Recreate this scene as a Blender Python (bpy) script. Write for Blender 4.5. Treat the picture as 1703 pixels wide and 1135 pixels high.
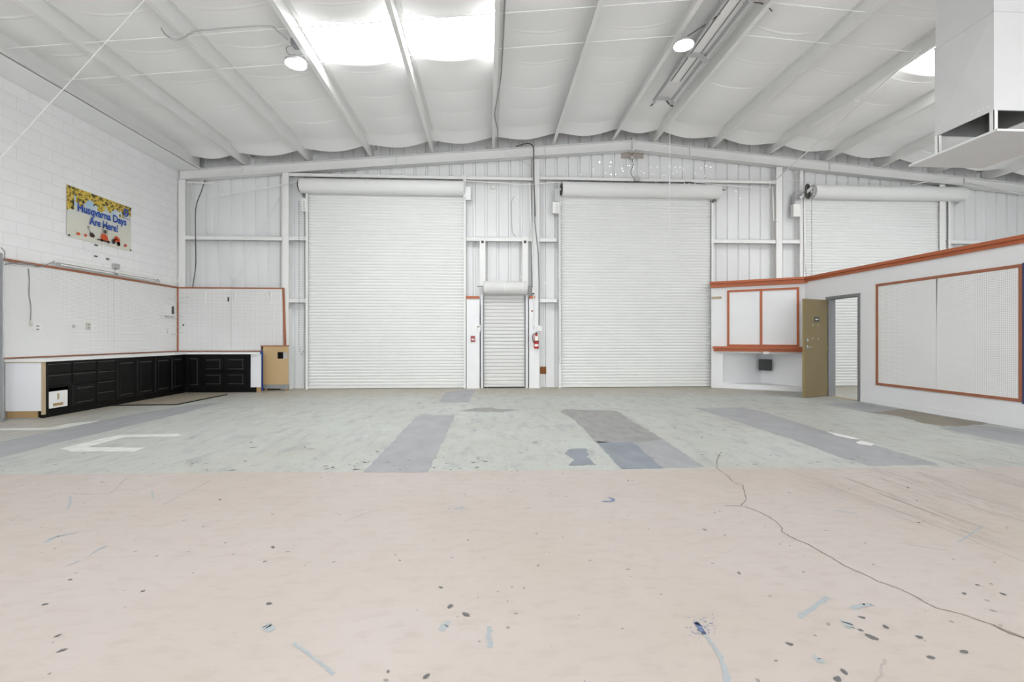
import bpy, math, random
from math import sin, cos, tan, atan, pi, hypot, sqrt
from mathutils import Vector, Matrix, noise

for o in list(bpy.data.objects):
    bpy.data.objects.remove(o)
scene = bpy.context.scene
COL = scene.collection
R = random.Random(7)

# ---------------------------------------------------------------- camera, world, exposure
F, CX, CY = 757.0, 851.5, 563.0          # focal length and horizon in photo pixels (1703 x 1135)
TH = atan((851.5 - 812.0) / F)           # camera turned slightly to the right of the building axis
D, H = 11.63, 1.275                      # inner face of the back wall framing, camera height
cT, sT = cos(TH), sin(TH)
cam_data = bpy.data.cameras.new('camera')
cam_data.sensor_fit = 'HORIZONTAL'
cam_data.sensor_width = 36.0
cam_data.lens = F / 1703.0 * 36.0
cam_data.shift_y = -(567.5 - CY) / 1703.0
cam_data.clip_end = 200
cam = bpy.data.objects.new('camera', cam_data)
cam.location = (0, 0, H)
cam.rotation_euler = (pi / 2, 0, -TH)
COL.objects.link(cam)
scene.camera = cam

world = bpy.data.worlds.new('world')
scene.world = world
world.use_nodes = True
bg = world.node_tree.nodes['Background']
bg.inputs[0].default_value = (0.93, 0.965, 1.0, 1)
bg.inputs[1].default_value = 3.5
SKY_PANEL = 16.5
LAMP = 40.0
scene.view_settings.view_transform = 'Standard'
scene.view_settings.look = 'None'
scene.view_settings.gamma = 1.0
scene.view_settings.use_curve_mapping = False
scene.view_settings.exposure = 0.41


def ray(x, y):
    a = (x - CX) / F
    b = -(y - CY) / F
    return (a * cT + sT, cT - a * sT, b)


def atY(x, y, Y=D):
    r = ray(x, y); t = Y / r[1]
    return Vector((r[0] * t, Y, H + r[2] * t))


def atX(x, y, X):
    r = ray(x, y); t = X / r[0]
    return Vector((X, r[1] * t, H + r[2] * t))


def atZ(x, y, Z=0.0):
    r = ray(x, y); t = (Z - H) / r[2]
    return Vector((r[0] * t, r[1] * t, Z))


# ---------------------------------------------------------------- materials
def lin(c):
    def f(v):
        v /= 255.0
        return v / 12.92 if v <= 0.04045 else ((v + 0.055) / 1.055) ** 2.4
    return (f(c[0]), f(c[1]), f(c[2]), 1.0)


def new_mat(name):
    m = bpy.data.materials.new(name)
    m.use_nodes = True
    nt = m.node_tree
    return m, nt, nt.nodes['Principled BSDF']


def mat(name, rgb, rough=0.6, metal=0.0, var=0.06, scale=3.0, bump=0.0, bump_scale=40.0, spec=0.4):
    """painted / plain surface: base colour with a slow noise variation and an optional fine relief"""
    m, nt, p = new_mat(name)
    L, N = nt.links, nt.nodes
    c = lin(rgb)
    geo = N.new('ShaderNodeNewGeometry')
    if var > 0:
        n = N.new('ShaderNodeTexNoise'); n.inputs['Scale'].default_value = scale; n.inputs['Detail'].default_value = 5
        L.new(geo.outputs['Position'], n.inputs['Vector'])
        mx = N.new('ShaderNodeMix'); mx.data_type = 'RGBA'
        k0, k1 = 1 - var, 1 + var * 0.5
        mx.inputs[6].default_value = tuple(min(1, c[i] * k0) for i in range(3)) + (1,)
        mx.inputs[7].default_value = tuple(min(1, c[i] * k1) for i in range(3)) + (1,)
        L.new(n.outputs['Fac'], mx.inputs[0])
        L.new(mx.outputs[2], p.inputs['Base Color'])
    else:
        p.inputs['Base Color'].default_value = c
    if bump > 0:
        n2 = N.new('ShaderNodeTexNoise'); n2.inputs['Scale'].default_value = bump_scale
        L.new(geo.outputs['Position'], n2.inputs['Vector'])
        b = N.new('ShaderNodeBump'); b.inputs['Strength'].default_value = bump; b.inputs['Distance'].default_value = 0.01
        L.new(n2.outputs['Fac'], b.inputs['Height']); L.new(b.outputs['Normal'], p.inputs['Normal'])
    p.inputs['Roughness'].default_value = rough
    p.inputs['Metallic'].default_value = metal
    p.inputs['Specular IOR Level'].default_value = spec
    return m


def emit_mat(name, rgb, strength):
    m, nt, p = new_mat(name)
    p.inputs['Base Color'].default_value = (0.8, 0.8, 0.8, 1)
    p.inputs['Emission Color'].default_value = rgb + (1,)
    p.inputs['Emission Strength'].default_value = strength
    return m


def peg_mat(name, axes, lo=236, hi=246):
    m, nt, p = new_mat(name)
    L, N = nt.links, nt.nodes
    geo = N.new('ShaderNodeNewGeometry')
    sep = N.new('ShaderNodeSeparateXYZ'); L.new(geo.outputs['Position'], sep.inputs[0])

    def mth(op, a, b=None):
        n = N.new('ShaderNodeMath'); n.operation = op
        for i, v in enumerate((a, b)):
            if v is None: continue
            if isinstance(v, (int, float)): n.inputs[i].default_value = v
            else: L.new(v, n.inputs[i])
        return n.outputs[0]
    sq = []
    for a in axes:
        f = mth('FRACT', mth('MULTIPLY', sep.outputs[a], 1 / 0.0254))
        d = mth('SUBTRACT', f, 0.5)
        sq.append(mth('MULTIPLY', d, d))
    hole = mth('LESS_THAN', mth('ADD', sq[0], sq[1]), 0.19 ** 2)
    n = N.new('ShaderNodeTexNoise'); n.inputs['Scale'].default_value = 1.7; n.inputs['Detail'].default_value = 6
    L.new(geo.outputs['Position'], n.inputs['Vector'])
    mx = N.new('ShaderNodeMix'); mx.data_type = 'RGBA'
    mx.inputs[6].default_value = lin((lo, lo, lo - 1)); mx.inputs[7].default_value = lin((hi, hi, hi - 1))
    L.new(n.outputs['Fac'], mx.inputs[0])
    m2 = N.new('ShaderNodeMix'); m2.data_type = 'RGBA'
    L.new(hole, m2.inputs[0]); L.new(mx.outputs[2], m2.inputs[6]); m2.inputs[7].default_value = lin((150, 148, 144))
    L.new(m2.outputs[2], p.inputs['Base Color'])
    p.inputs['Roughness'].default_value = 0.55
    return m


def floor_mat():
    m, nt, p = new_mat('painted_concrete')
    L, N = nt.links, nt.nodes
    geo = N.new('ShaderNodeNewGeometry')
    sep = N.new('ShaderNodeSeparateXYZ'); L.new(geo.outputs['Position'], sep.inputs[0])

    def mth(op, a, b=None):
        n = N.new('ShaderNodeMath'); n.operation = op
        for i, v in enumerate((a, b)):
            if v is None: continue
            if isinstance(v, (int, float)): n.inputs[i].default_value = v
            else: L.new(v, n.inputs[i])
        return n.outputs[0]

    def noi(scale, detail=6, stretch=None, rough=0.6):
        n = N.new('ShaderNodeTexNoise'); n.inputs['Scale'].default_value = scale
        n.inputs['Detail'].default_value = detail; n.inputs['Roughness'].default_value = rough
        if stretch:
            mp = N.new('ShaderNodeMapping'); mp.inputs['Scale'].default_value = stretch
            L.new(geo.outputs['Position'], mp.inputs[0]); L.new(mp.outputs[0], n.inputs['Vector'])
        else:
            L.new(geo.outputs['Position'], n.inputs['Vector'])
        return n.outputs['Fac']

    def ramp(fac, a, b):
        n = N.new('ShaderNodeMapRange'); n.inputs[1].default_value = a; n.inputs[2].default_value = b
        L.new(fac, n.inputs[0]); return n.outputs[0]

    def mix(f, a, b):
        n = N.new('ShaderNodeMix'); n.data_type = 'RGBA'
        if isinstance(f, (int, float)): n.inputs[0].default_value = f
        else: L.new(f, n.inputs[0])
        for i, v in ((6, a), (7, b)):
            if isinstance(v, tuple): n.inputs[i].default_value = v
            else: L.new(v, n.inputs[i])
        return n.outputs[2]
    # beige paint of the near part: mottled, faint yellowish stains, fine specks
    beige = mix(ramp(noi(0.55, 5), 0.4, 0.68), lin((184, 175, 170)), lin((179, 169, 158)))
    beige = mix(ramp(noi(7.0, 6, (1, 2.2, 1)), 0.5, 0.85), beige, lin((170, 160, 151)))
    beige = mix(mth('MULTIPLY', ramp(noi(26.0, 3), 0.70, 0.74), 0.35), beige, lin((130, 125, 120)))
    # grey-green paint of the far part, dirtier towards the walls
    green = mix(ramp(noi(0.7, 6), 0.35, 0.7), lin((182, 186, 181)), lin((173, 174, 166)))
    green = mix(mth('MULTIPLY', ramp(noi(3.2, 8, (2.0, 0.6, 1)), 0.5, 0.72), 0.8), green, lin((150, 152, 154)))
    green = mix(mth('MULTIPLY', ramp(noi(9.0, 8, (1.6, 0.8, 1), 0.75), 0.55, 0.70), 0.6), green, lin((143, 136, 122)))
    dirt = mth('MULTIPLY', ramp(mth('ADD', sep.outputs[1], mth('MULTIPLY', noi(1.1, 6), 2.2)), 10.6, 12.8), 0.8)
    dirt_l = mth('MULTIPLY', ramp(mth('SUBTRACT', mth('MULTIPLY', noi(0.9, 6), 3.4), sep.outputs[0]), 7.3, 9.2), 0.7)
    green = mix(dirt_l, green, lin((170, 160, 142)))
    green = mix(dirt, green, lin((168, 157, 138)))
    # border between the two paints
    e = mth('ADD', mth('ADD', sep.outputs[1], mth('MULTIPLY', sep.outputs[0], 0.026)), mth('MULTIPLY', mth('SUBTRACT', noi(5.0, 7), 0.5), 0.09))
    far = mth('GREATER_THAN', e, 4.39)
    col = mix(far, beige, green)
    L.new(col, p.inputs['Base Color'])
    rr = mix(ramp(noi(4.0), 0.3, 0.7), (0.42, 0.42, 0.42, 1), (0.6, 0.6, 0.6, 1))
    L.new(rr, p.inputs['Roughness'])
    b = N.new('ShaderNodeBump'); b.inputs['Strength'].default_value = 0.12; b.inputs['Distance'].default_value = 0.004
    L.new(noi(18.0, 6), b.inputs['Height']); L.new(b.outputs['Normal'], p.inputs['Normal'])
    p.inputs['Specular IOR Level'].default_value = 0.35
    return m


def decal_mat(name, a, b, scale=3.0, thr=(0.35, 0.7), rough=0.5):
    m, nt, p = new_mat(name)
    L, N = nt.links, nt.nodes
    geo = N.new('ShaderNodeNewGeometry')
    n = N.new('ShaderNodeTexNoise'); n.inputs['Scale'].default_value = scale; n.inputs['Detail'].default_value = 8
    mp = N.new('ShaderNodeMapping'); mp.inputs['Scale'].default_value = (1.5, 0.8, 1)
    L.new(geo.outputs['Position'], mp.inputs[0]); L.new(mp.outputs[0], n.inputs['Vector'])
    r = N.new('ShaderNodeMapRange'); r.inputs[1].default_value = thr[0]; r.inputs[2].default_value = thr[1]
    L.new(n.outputs['Fac'], r.inputs[0])
    x = N.new('ShaderNodeMix'); x.data_type = 'RGBA'
    x.inputs[6].default_value = lin(a); x.inputs[7].default_value = lin(b)
    L.new(r.outputs[0], x.inputs[0]); L.new(x.outputs[2], p.inputs['Base Color'])
    p.inputs['Roughness'].default_value = rough
    return m


def banner_mat():
    """printed vinyl: autumn leaves along the top, pale sky below"""
    m, nt, p = new_mat('banner_print')
    L, N = nt.links, nt.nodes
    tc = N.new('ShaderNodeTexCoord')
    sep = N.new('ShaderNodeSeparateXYZ'); L.new(tc.outputs['UV'], sep.inputs[0])
    mp = N.new('ShaderNodeMapping'); mp.inputs['Scale'].default_value = (1.65, 1.0, 1)
    L.new(tc.outputs['UV'], mp.inputs[0])

    def noi(s, d=4):
        n = N.new('ShaderNodeTexNoise'); n.inputs['Scale'].default_value = s; n.inputs['Detail'].default_value = d
        L.new(mp.outputs[0], n.inputs['Vector']); return n

    def mth(op, a, b):
        n = N.new('ShaderNodeMath'); n.operation = op
        for i, v in enumerate((a, b)):
            if isinstance(v, (int, float)): n.inputs[i].default_value = v
            else: L.new(v, n.inputs[i])
        return n.outputs[0]
    rs = N.new('ShaderNodeValToRGB')                      # sky and ground by height
    el = rs.color_ramp.elements
    el[0].position = 0.0; el[0].color = lin((226, 224, 212))
    el[1].position = 1.0; el[1].color = lin((150, 190, 225))
    for pos, c in ((0.30, (224, 222, 208)), (0.55, (218, 221, 216)), (0.72, (170, 202, 226))):
        e = el.new(pos); e.color = lin(c)
    h = mth('ADD', sep.outputs[1], mth('MULTIPLY', mth('SUBTRACT', noi(3).outputs['Fac'], 0.5), 0.5))
    h = mth('SUBTRACT', h, mth('MULTIPLY', sep.outputs[0], 0.18))
    L.new(h, rs.inputs[0])
    rl = N.new('ShaderNodeValToRGB')                      # leaf colours
    el = rl.color_ramp.elements
    rl.color_ramp.interpolation = 'CONSTANT'
    el[0].position = 0.0; el[0].color = lin((62, 52, 30))
    el[1].position = 0.40; el[1].color = lin((120, 108, 40))
    for pos, c in ((0.47, (206, 176, 60)), (0.53, (226, 204, 96)), (0.58, (178, 118, 40)), (0.64, (92, 104, 42)), (0.7, (214, 196, 110))):
        e = el.new(pos); e.color = lin(c)
    L.new(noi(11, 4).outputs['Fac'], rl.inputs[0])
    edge = mth('ADD', sep.outputs[1], mth('MULTIPLY', mth('SUBTRACT', noi(4.5, 5).outputs['Fac'], 0.5), 0.75))
    left = mth('MULTIPLY', mth('LESS_THAN', sep.outputs[0], 0.10), 0.22)
    leaf = mth('GREATER_THAN', mth('ADD', edge, left), 0.74)
    mx = N.new('ShaderNodeMix'); mx.data_type = 'RGBA'
    L.new(leaf, mx.inputs[0]); L.new(rs.outputs[0], mx.inputs[6]); L.new(rl.outputs[0], mx.inputs[7])
    L.new(mx.outputs[2], p.inputs['Base Color'])
    p.inputs['Roughness'].default_value = 0.45
    return m


M = {}
M['steel'] = mat('white_painted_steel', (236, 236, 234), 0.5, var=0.05)
M['sheet'] = mat('white_painted_metal_sheet', (232, 233, 233), 0.5, var=0.07, scale=1.3)
M['shutter'] = mat('white_roller_shutter_enamel', (232, 233, 231), 0.7, var=0.05, scale=2.0, spec=0.2)
M['shutter_grey'] = mat('pale_grey_shutter_enamel', (222, 222, 220), 0.65, var=0.03, spec=0.2)
M['vinyl'] = mat('white_vinyl_insulation_facing', (247, 247, 246), 0.45, var=0.03, scale=1.0)
M['deck'] = mat('roof_deck_steel', (190, 190, 188), 0.6)
M['block'] = mat('white_painted_block', (249, 249, 249), 0.75, var=0.05, scale=4, bump=0.35, bump_scale=120)
M['mortar'] = mat('painted_mortar_joint', (238, 238, 236), 0.8, var=0.05)
M['drywall'] = mat('white_painted_drywall', (238, 239, 240), 0.65, var=0.05, scale=1.6)
M['soffit'] = mat('white_soffit', (246, 247, 247), 0.5, var=0.04)
M['orange'] = mat('burnt_orange_paint', (184, 102, 64), 0.5, var=0.14, scale=6)
M['orange_trim'] = mat('brown_orange_trim_paint', (166, 106, 78), 0.55, var=0.18, scale=9)
M['black'] = mat('black_cabinet_lacquer', (14, 14, 14), 0.4, var=0.3, scale=30, spec=0.22)
M['edge_grey'] = mat('grey_edge_line', (104, 102, 98), 0.5, var=0.5, scale=60)  # paler grey for the thin lines along the front edges
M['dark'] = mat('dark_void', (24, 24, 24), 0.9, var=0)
M['laminate'] = mat('white_laminate', (240, 240, 238), 0.35, var=0.03)
M['melamine'] = mat('white_panel_board', (232, 233, 236), 0.5, var=0.04)
M['wood'] = mat('bare_plywood', (176, 146, 102), 0.7, var=0.2, scale=20)
M['wood_edge'] = mat('raw_particle_board_edge', (186, 168, 138), 0.8, var=0.15, scale=40)
M['tan'] = mat('tan_hardboard', (196, 168, 126), 0.65, var=0.06)
M['blue'] = mat('blue_paint', (46, 84, 168), 0.5, var=0.1)
M['blue_dark'] = mat('dark_blue_paint', (62, 66, 104), 0.5, var=0.1)
M['olive'] = mat('olive_bronze_door_paint', (134, 119, 86), 0.5, var=0.08, scale=2)
M['olive_edge'] = mat('olive_door_edge', (146, 128, 84), 0.5, var=0.08)
M['frame_grey'] = mat('grey_door_frame_paint', (132, 134, 135), 0.45, var=0.06)
M['post_grey'] = mat('worn_grey_steel', (152, 154, 157), 0.5, var=0.25, scale=8)
M['galv'] = mat('galvanised_steel', (196, 197, 197), 0.4, 0.5, var=0.1)
M['chrome'] = mat('satin_chrome', (200, 200, 198), 0.25, 0.9, var=0.05)
M['gear'] = mat('dark_gear_steel', (92, 90, 86), 0.5, 0.5, var=0.2)
M['cable'] = mat('dark_cable', (84, 84, 82), 0.6, var=0.1)
M['cable_grey'] = mat('grey_cable', (150, 150, 148), 0.6, var=0.1)
M['plastic'] = mat('white_plastic', (238, 238, 235), 0.4, var=0.02)
M['ivory'] = mat('ivory_plastic', (206, 204, 192), 0.45, var=0.04)
M['red'] = mat('fire_red_enamel', (186, 36, 36), 0.35, var=0.08)
M['red_dull'] = mat('dull_red_plastic', (160, 84, 82), 0.5, var=0.1)
M['paper'] = mat('white_label_paper', (238, 236, 228), 0.7, var=0.02)
M['rust'] = mat('rust_brown_plate', (140, 88, 46), 0.8, var=0.25, scale=25)
M['rust_pale'] = mat('brown_grey_plate', (176, 166, 158), 0.7, var=0.1)
M['vent'] = mat('dark_grey_vent', (72, 73, 74), 0.6, var=0.08)
M['duct'] = mat('white_painted_duct_sheet', (219, 220, 220), 0.4, var=0.06, scale=2.5)
M['duct_shade'] = mat('shaded_duct_inner_sheet', (138, 138, 136), 0.5, 0.3, var=0.15, scale=5)  # darker grey carries the shade inside the duct
M['ink_blue'] = mat('blue_print_ink', (38, 84, 176), 0.5, var=0)
M['ink_orange'] = mat('orange_print_ink', (208, 84, 44), 0.5, var=0.1)
M['ink_dark'] = mat('dark_print_ink', (62, 54, 52), 0.5, var=0)
M['banner'] = banner_mat()
M['peg_yz'] = peg_mat('pegboard_side', (1, 2))
M['peg_xz'] = peg_mat('pegboard_back', (0, 2), 222, 234)
M['floor'] = floor_mat()
M['skylight'] = emit_mat('translucent_skylight_daylight', (0.97, 0.985, 1.0), SKY_PANEL)
M['led'] = emit_mat('led_lens', (1.0, 0.99, 0.97), LAMP)
M['hole'] = emit_mat('daylight_through_nail_hole', (1, 1, 1), 2.0)
M['stripe'] = decal_mat('blue_grey_floor_paint', (158, 159, 161), (146, 148, 151))
M['stripe_dark'] = decal_mat('dark_blue_grey_floor_paint', (133, 140, 148), (119, 126, 133))
M['stripe_brown'] = decal_mat('scuffed_grey_brown_floor_paint', (148, 147, 144), (133, 132, 130), 5)
M['wet'] = decal_mat('brown_floor_stain', (142, 135, 121), (122, 113, 99), 3)
M['white_floor'] = decal_mat('white_floor_paint', (222, 224, 218), (198, 202, 196), 8)
M['white_chip'] = mat('bare_white_filler', (220, 220, 218), 0.6, var=0)
M['tan_mat'] = decal_mat('beige_floor_dirt', (167, 158, 142), (155, 144, 126), 4)
M['chip_dark'] = mat('dark_floor_chip', (104, 104, 105), 0.6, var=0.2, scale=30)
M['chip_grey'] = mat('grey_floor_chip', (146, 140, 134), 0.7, var=0.2, scale=30)
M['chip_blue'] = mat('pale_blue_paint_scrape', (162, 168, 171), 0.6, var=0.12, scale=30)
M['chip_royal'] = mat('blue_paint_scrape', (116, 132, 164), 0.6, var=0.2, scale=40)
M['crack'] = mat('dark_crack', (128, 119, 110), 0.9, var=0.3, scale=20)
M['scuff'] = mat('grey_scuff', (170, 161, 156), 0.7, var=0.1, scale=20)


# ---------------------------------------------------------------- mesh helpers
def wloc(o):
    v = Vector((0, 0, 0))
    while o is not None:
        v = v + o.location
        o = o.parent
    return v


class MB:
    def __init__(s):
        s.v = []; s.f = []

    def add(s, vs, fs):
        b = len(s.v)
        s.v += [Vector(v) for v in vs]
        s.f += [tuple(i + b for i in f) for f in fs]
        return s

    def box(s, a, b):
        x0, x1 = sorted((a[0], b[0])); y0, y1 = sorted((a[1], b[1])); z0, z1 = sorted((a[2], b[2]))
        return s.add([(x0, y0, z0), (x1, y0, z0), (x1, y1, z0), (x0, y1, z0), (x0, y0, z1), (x1, y0, z1), (x1, y1, z1), (x0, y1, z1)],
                     [(0, 3, 2, 1), (4, 5, 6, 7), (0, 1, 5, 4), (1, 2, 6, 5), (2, 3, 7, 6), (3, 0, 4, 7)])

    def hexa(s, p):   # 8 corners: bottom 4 then top 4
        return s.add(p, [(0, 3, 2, 1), (4, 5, 6, 7), (0, 1, 5, 4), (1, 2, 6, 5), (2, 3, 7, 6), (3, 0, 4, 7)])

    def beam(s, p, q, w, h, up=(0, 0, 1)):
        """rectangular bar from p to q, w across, h along up"""
        p, q = Vector(p), Vector(q)
        d = (q - p).normalized(); u = Vector(up)
        a = d.cross(u)
        if a.length < 1e-4: a = d.cross(Vector((0, 1, 0)))
        a.normalize(); u = a.cross(d).normalized()
        a *= w / 2; u *= h / 2
        return s.add([p - a - u, p + a - u, p + a + u, p - a + u, q - a - u, q + a - u, q + a + u, q - a + u],
                     [(0, 3, 2, 1), (4, 5, 6, 7), (0, 1, 5, 4), (1, 2, 6, 5), (2, 3, 7, 6), (3, 0, 4, 7)])

    def tube(s, pts, r, n=8, cap=True, r1=None):
        pts = [Vector(p) for p in pts]
        b = len(s.v); m = len(pts)
        prev = None
        for i, p in enumerate(pts):
            t = (pts[min(i + 1, m - 1)] - pts[max(i - 1, 0)]).normalized()
            if prev is None:
                a = t.orthogonal().normalized()
            else:
                a = (prev - t * prev.dot(t))
                a = a.normalized() if a.length > 1e-5 else t.orthogonal().normalized()
            prev = a
            c = t.cross(a)
            rr = r if r1 is None else r + (r1 - r) * i / max(1, m - 1)
            for k in range(n):
                g = 2 * pi * k / n
                s.v.append(p + (a * cos(g) + c * sin(g)) * rr)
        for i in range(m - 1):
            for k in range(n):
                k2 = (k + 1) % n
                s.f.append((b + i * n + k, b + i * n + k2, b + (i + 1) * n + k2, b + (i + 1) * n + k))
        if cap:
            s.f.append(tuple(b + k for k in reversed(range(n))))
            s.f.append(tuple(b + (m - 1) * n + k for k in range(n)))
        return s

    def prism(s, poly, off):
        """closed polygon (3d points) extruded by vector off"""
        n = len(poly); off = Vector(off)
        vs = [Vector(p) for p in poly] + [Vector(p) + off for p in poly]
        fs = [tuple(reversed(range(n))), tuple(range(n, 2 * n))]
        fs += [(i, (i + 1) % n, n + (i + 1) % n, n + i) for i in range(n)]
        return s.add(vs, fs)

    def lathe(s, c, prof, n=24, axis='z'):
        b = len(s.v); c = Vector(c)
        for r, h in prof:
            for k in range(n):
                g = 2 * pi * k / n
                if axis == 'z': s.v.append(c + Vector((r * cos(g), r * sin(g), h)))
                elif axis == 'x': s.v.append(c + Vector((h, r * cos(g), r * sin(g))))
                else: s.v.append(c + Vector((r * cos(g), h, r * sin(g))))
        for i in range(len(prof) - 1):
            for k in range(n):
                k2 = (k + 1) % n
                s.f.append((b + i * n + k, b + i * n + k2, b + (i + 1) * n + k2, b + (i + 1) * n + k))
        s.f.append(tuple(b + k for k in range(n)))
        s.f.append(tuple(b + (len(prof) - 1) * n + k for k in range(n)))
        return s

    def build(s, name, m, parent=None, smooth=False, kind=None, origin=None):
        me = bpy.data.meshes.new(name)
        o = bpy.data.objects.new(name, me)
        if parent is not None:
            off = wloc(parent)
            o.parent = parent
        else:
            if origin is None:
                xs = [v.x for v in s.v]; ys = [v.y for v in s.v]; zs = [v.z for v in s.v]
                origin = ((min(xs) + max(xs)) / 2, (min(ys) + max(ys)) / 2, min(zs))
            off = Vector(origin)
            o.location = off
        me.from_pydata([tuple(v - off) for v in s.v], [], s.f)
        me.materials.append(M[m] if isinstance(m, str) else m)
        import bmesh
        bm = bmesh.new(); bm.from_mesh(me)
        bmesh.ops.recalc_face_normals(bm, faces=bm.faces)
        bm.to_mesh(me); bm.free()
        if smooth:
            me.shade_smooth() if hasattr(me, 'shade_smooth') else None
            try: me.set_sharp_from_angle(angle=0.7)
            except Exception: pass
        if kind: o['kind'] = kind
        COL.objects.link(o)
        return o


def tag(o, label=None, cat=None, group=None, kind=None):
    if label: o['label'] = label
    if cat: o['category'] = cat
    if group: o['group'] = group
    if kind: o['kind'] = kind
    return o


def thing(name, label, cat, loc=(0, 0, 0), group=None, kind=None):
    o = bpy.data.objects.new(name, None)
    o.empty_display_size = 0.1
    o.location = loc
    COL.objects.link(o)
    return tag(o, label, cat, group, kind)


def put(name, mesh, parent, loc, kind=None):
    o = bpy.data.objects.new(name, mesh)
    o.parent = parent
    o.location = Vector(loc) - wloc(parent)
    if kind: o['kind'] = kind
    COL.objects.link(o)
    return o


def mesh_of(mb, m):
    o = mb.build('temporary', m, origin=(0, 0, 0))
    me = o.data
    bpy.data.objects.remove(o)
    return me


def smooth_path(pts, n=6):
    pts = [Vector(p) for p in pts]
    out = []
    for i in range(len(pts) - 1):
        p0 = pts[max(i - 1, 0)]; p1 = pts[i]; p2 = pts[i + 1]; p3 = pts[min(i + 2, len(pts) - 1)]
        for k in range(n):
            t = k / n
            out.append(0.5 * ((2 * p1) + (p2 - p0) * t + (2 * p0 - 5 * p1 + 4 * p2 - p3) * t * t + (3 * p1 - p0 - 3 * p2 + p3) * t ** 3))
    out.append(pts[-1])
    return out


def text_mesh(name, body, size, m, parent, origin, ux, uz, bold=0.0, width=None):
    """flat lettering: origin = left end of baseline, ux/uz = reading and up directions"""
    cu = bpy.data.curves.new(name, 'FONT')
    cu.body = body; cu.size = size; cu.offset = bold; cu.resolution_u = 3
    t = bpy.data.objects.new(name, cu); COL.objects.link(t)
    bpy.context.view_layer.update()
    me = bpy.data.meshes.new_from_object(t.evaluated_get(bpy.context.evaluated_depsgraph_get()))
    bpy.data.objects.remove(t)
    ux, uz = Vector(ux), Vector(uz)
    xs = [v.co.x for v in me.vertices]
    k = 1.0
    if width: k = width / (max(xs) - min(xs))
    x0 = min(xs)
    off = Vector(origin) - wloc(parent)
    for v in me.vertices:
        v.co = off + ux * ((v.co.x - x0) * k) + uz * v.co.y
    me.materials.clear(); me.materials.append(M[m])
    me.name = name
    o = bpy.data.objects.new(name, me); o.parent = parent
    COL.objects.link(o)
    return o


# ================================================================ the setting
XL, XR, YF = -7.65, 15.15, -7.5           # block wall, far right wall, front wall behind the camera
RX = 3.75                                 # ridge
SL = 0.087
YW = D + 0.20                             # outer sheet of the back wall


def zb(x):                                # underside of the purlins
    return 6.44 - SL * abs(x - RX)


# ---- floor
mb = MB().box((XL - 0.2, YF, -0.15), (XR + 0.1, YW + 0.1, 0))
floor = tag(mb.build('floor', 'floor', origin=(0, 0, 0)), 'worn concrete floor painted beige in front and grey green behind', None, None, 'structure')


def ragged(px, amp, step, closed=True):
    """pixel outline -> floor points with a worn, uneven edge"""
    P = [atZ(*p) for p in px]
    out = []
    n = len(P)
    for i in range(n if closed else n - 1):
        a, b = P[i], P[(i + 1) % n]
        k = max(1, int((b - a).length / step))
        for j in range(k):
            q = a.lerp(b, j / k)
            if j: q = q + Vector((R.uniform(-amp, amp), R.uniform(-amp, amp), 0))
            out.append(q)
    return out


def floor_patch(name, px, m, z, amp=0.012, step=0.09):
    P = ragged(px, amp, step)
    mb = MB().add([(p.x, p.y, z) for p in P], [tuple(range(len(P)))])
    return mb.build(name, m, floor)


Z1, Z2, Z3 = 0.0012, 0.0022, 0.0032
floor_patch('paint_stripe', [(694, 692), (706, 688), (718, 692), (735, 690), (757.6, 691), (712, 786), (604, 786.5)], 'stripe', Z1)
floor_patch('paint_stripe', [(742.5, 652), (791, 648.5), (779, 670), (729, 670)], 'stripe', Z1)
floor_patch('scuffed_patch', [(765, 684), (790, 679), (818, 678), (826, 681), (850, 681), (868, 683), (848, 684), (835, 686), (800, 685)], 'stripe_brown', Z1, 0.03)
floor_patch('paint_stripe', [(932, 686), (940, 681), (962, 682), (1025.5, 683.6), (1056, 704), (1104, 732), (1130, 749), (1172, 777), (1034, 781), (955.5, 698)], 'stripe', Z1)
floor_patch('scuffed_patch', [(932, 686), (940, 681), (962, 682), (1025.5, 683.6), (1056, 704), (1104, 731), (1060, 737), (1030, 734), (995, 737), (955.5, 699)], 'stripe_brown', Z2, 0.02)
floor_patch('paint_stripe', [(992, 735), (1052, 735.5), (1102.5, 779), (1034, 780.8)], 'stripe_dark', Z2)
floor_patch('paint_patch', [(938.5, 754), (948.5, 747.3), (973.6, 746.6), (980, 757), (975, 760.6), (993.7, 774), (945, 774.7), (955, 765.7)], 'stripe_dark', Z1, 0.02, 0.06)
floor_patch('paint_stripe', [(1153.5, 679), (1234, 678), (1271, 685.6), (1375.6, 719), (1426, 732.7), (1554, 770), (1560.7, 773.5), (1446, 775.5), (1392, 759.6), (1318, 731)], 'stripe', Z1)
floor_patch('bare_chip', [(1375, 719), (1399, 723), (1431, 731), (1418, 731), (1390, 725)], 'white_chip', Z2, 0.01, 0.08)
floor_patch('bare_chip', [(1423, 736), (1433, 733.7), (1455, 739.5), (1449, 742), (1428, 739)], 'white_chip', Z2, 0.01, 0.08)
floor_patch('paint_stripe', [(1365.5, 672), (1433, 670.5), (1475, 678), (1534, 687.5), (1466, 689), (1420, 682)], 'stripe', Z1)
floor_patch('wet_stain', [(1445, 687), (1484, 683), (1500, 681), (1600, 698), (1650, 704), (1612, 708), (1570, 710), (1530, 703), (1495, 693)], 'wet', Z2, 0.04)
floor_patch('paint_stripe', [(1560.7, 712.5), (1601, 707), (1658, 711), (1720, 722), (1720, 745), (1635, 728)], 'stripe', Z1)
floor_patch('paint_stripe', [(-40, 772), (-40, 742), (0, 735.5), (167, 700), (258, 683.6), (311, 675), (375, 668.6), (301, 688.6), (181, 717), (77, 742)], 'stripe', Z1)
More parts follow.
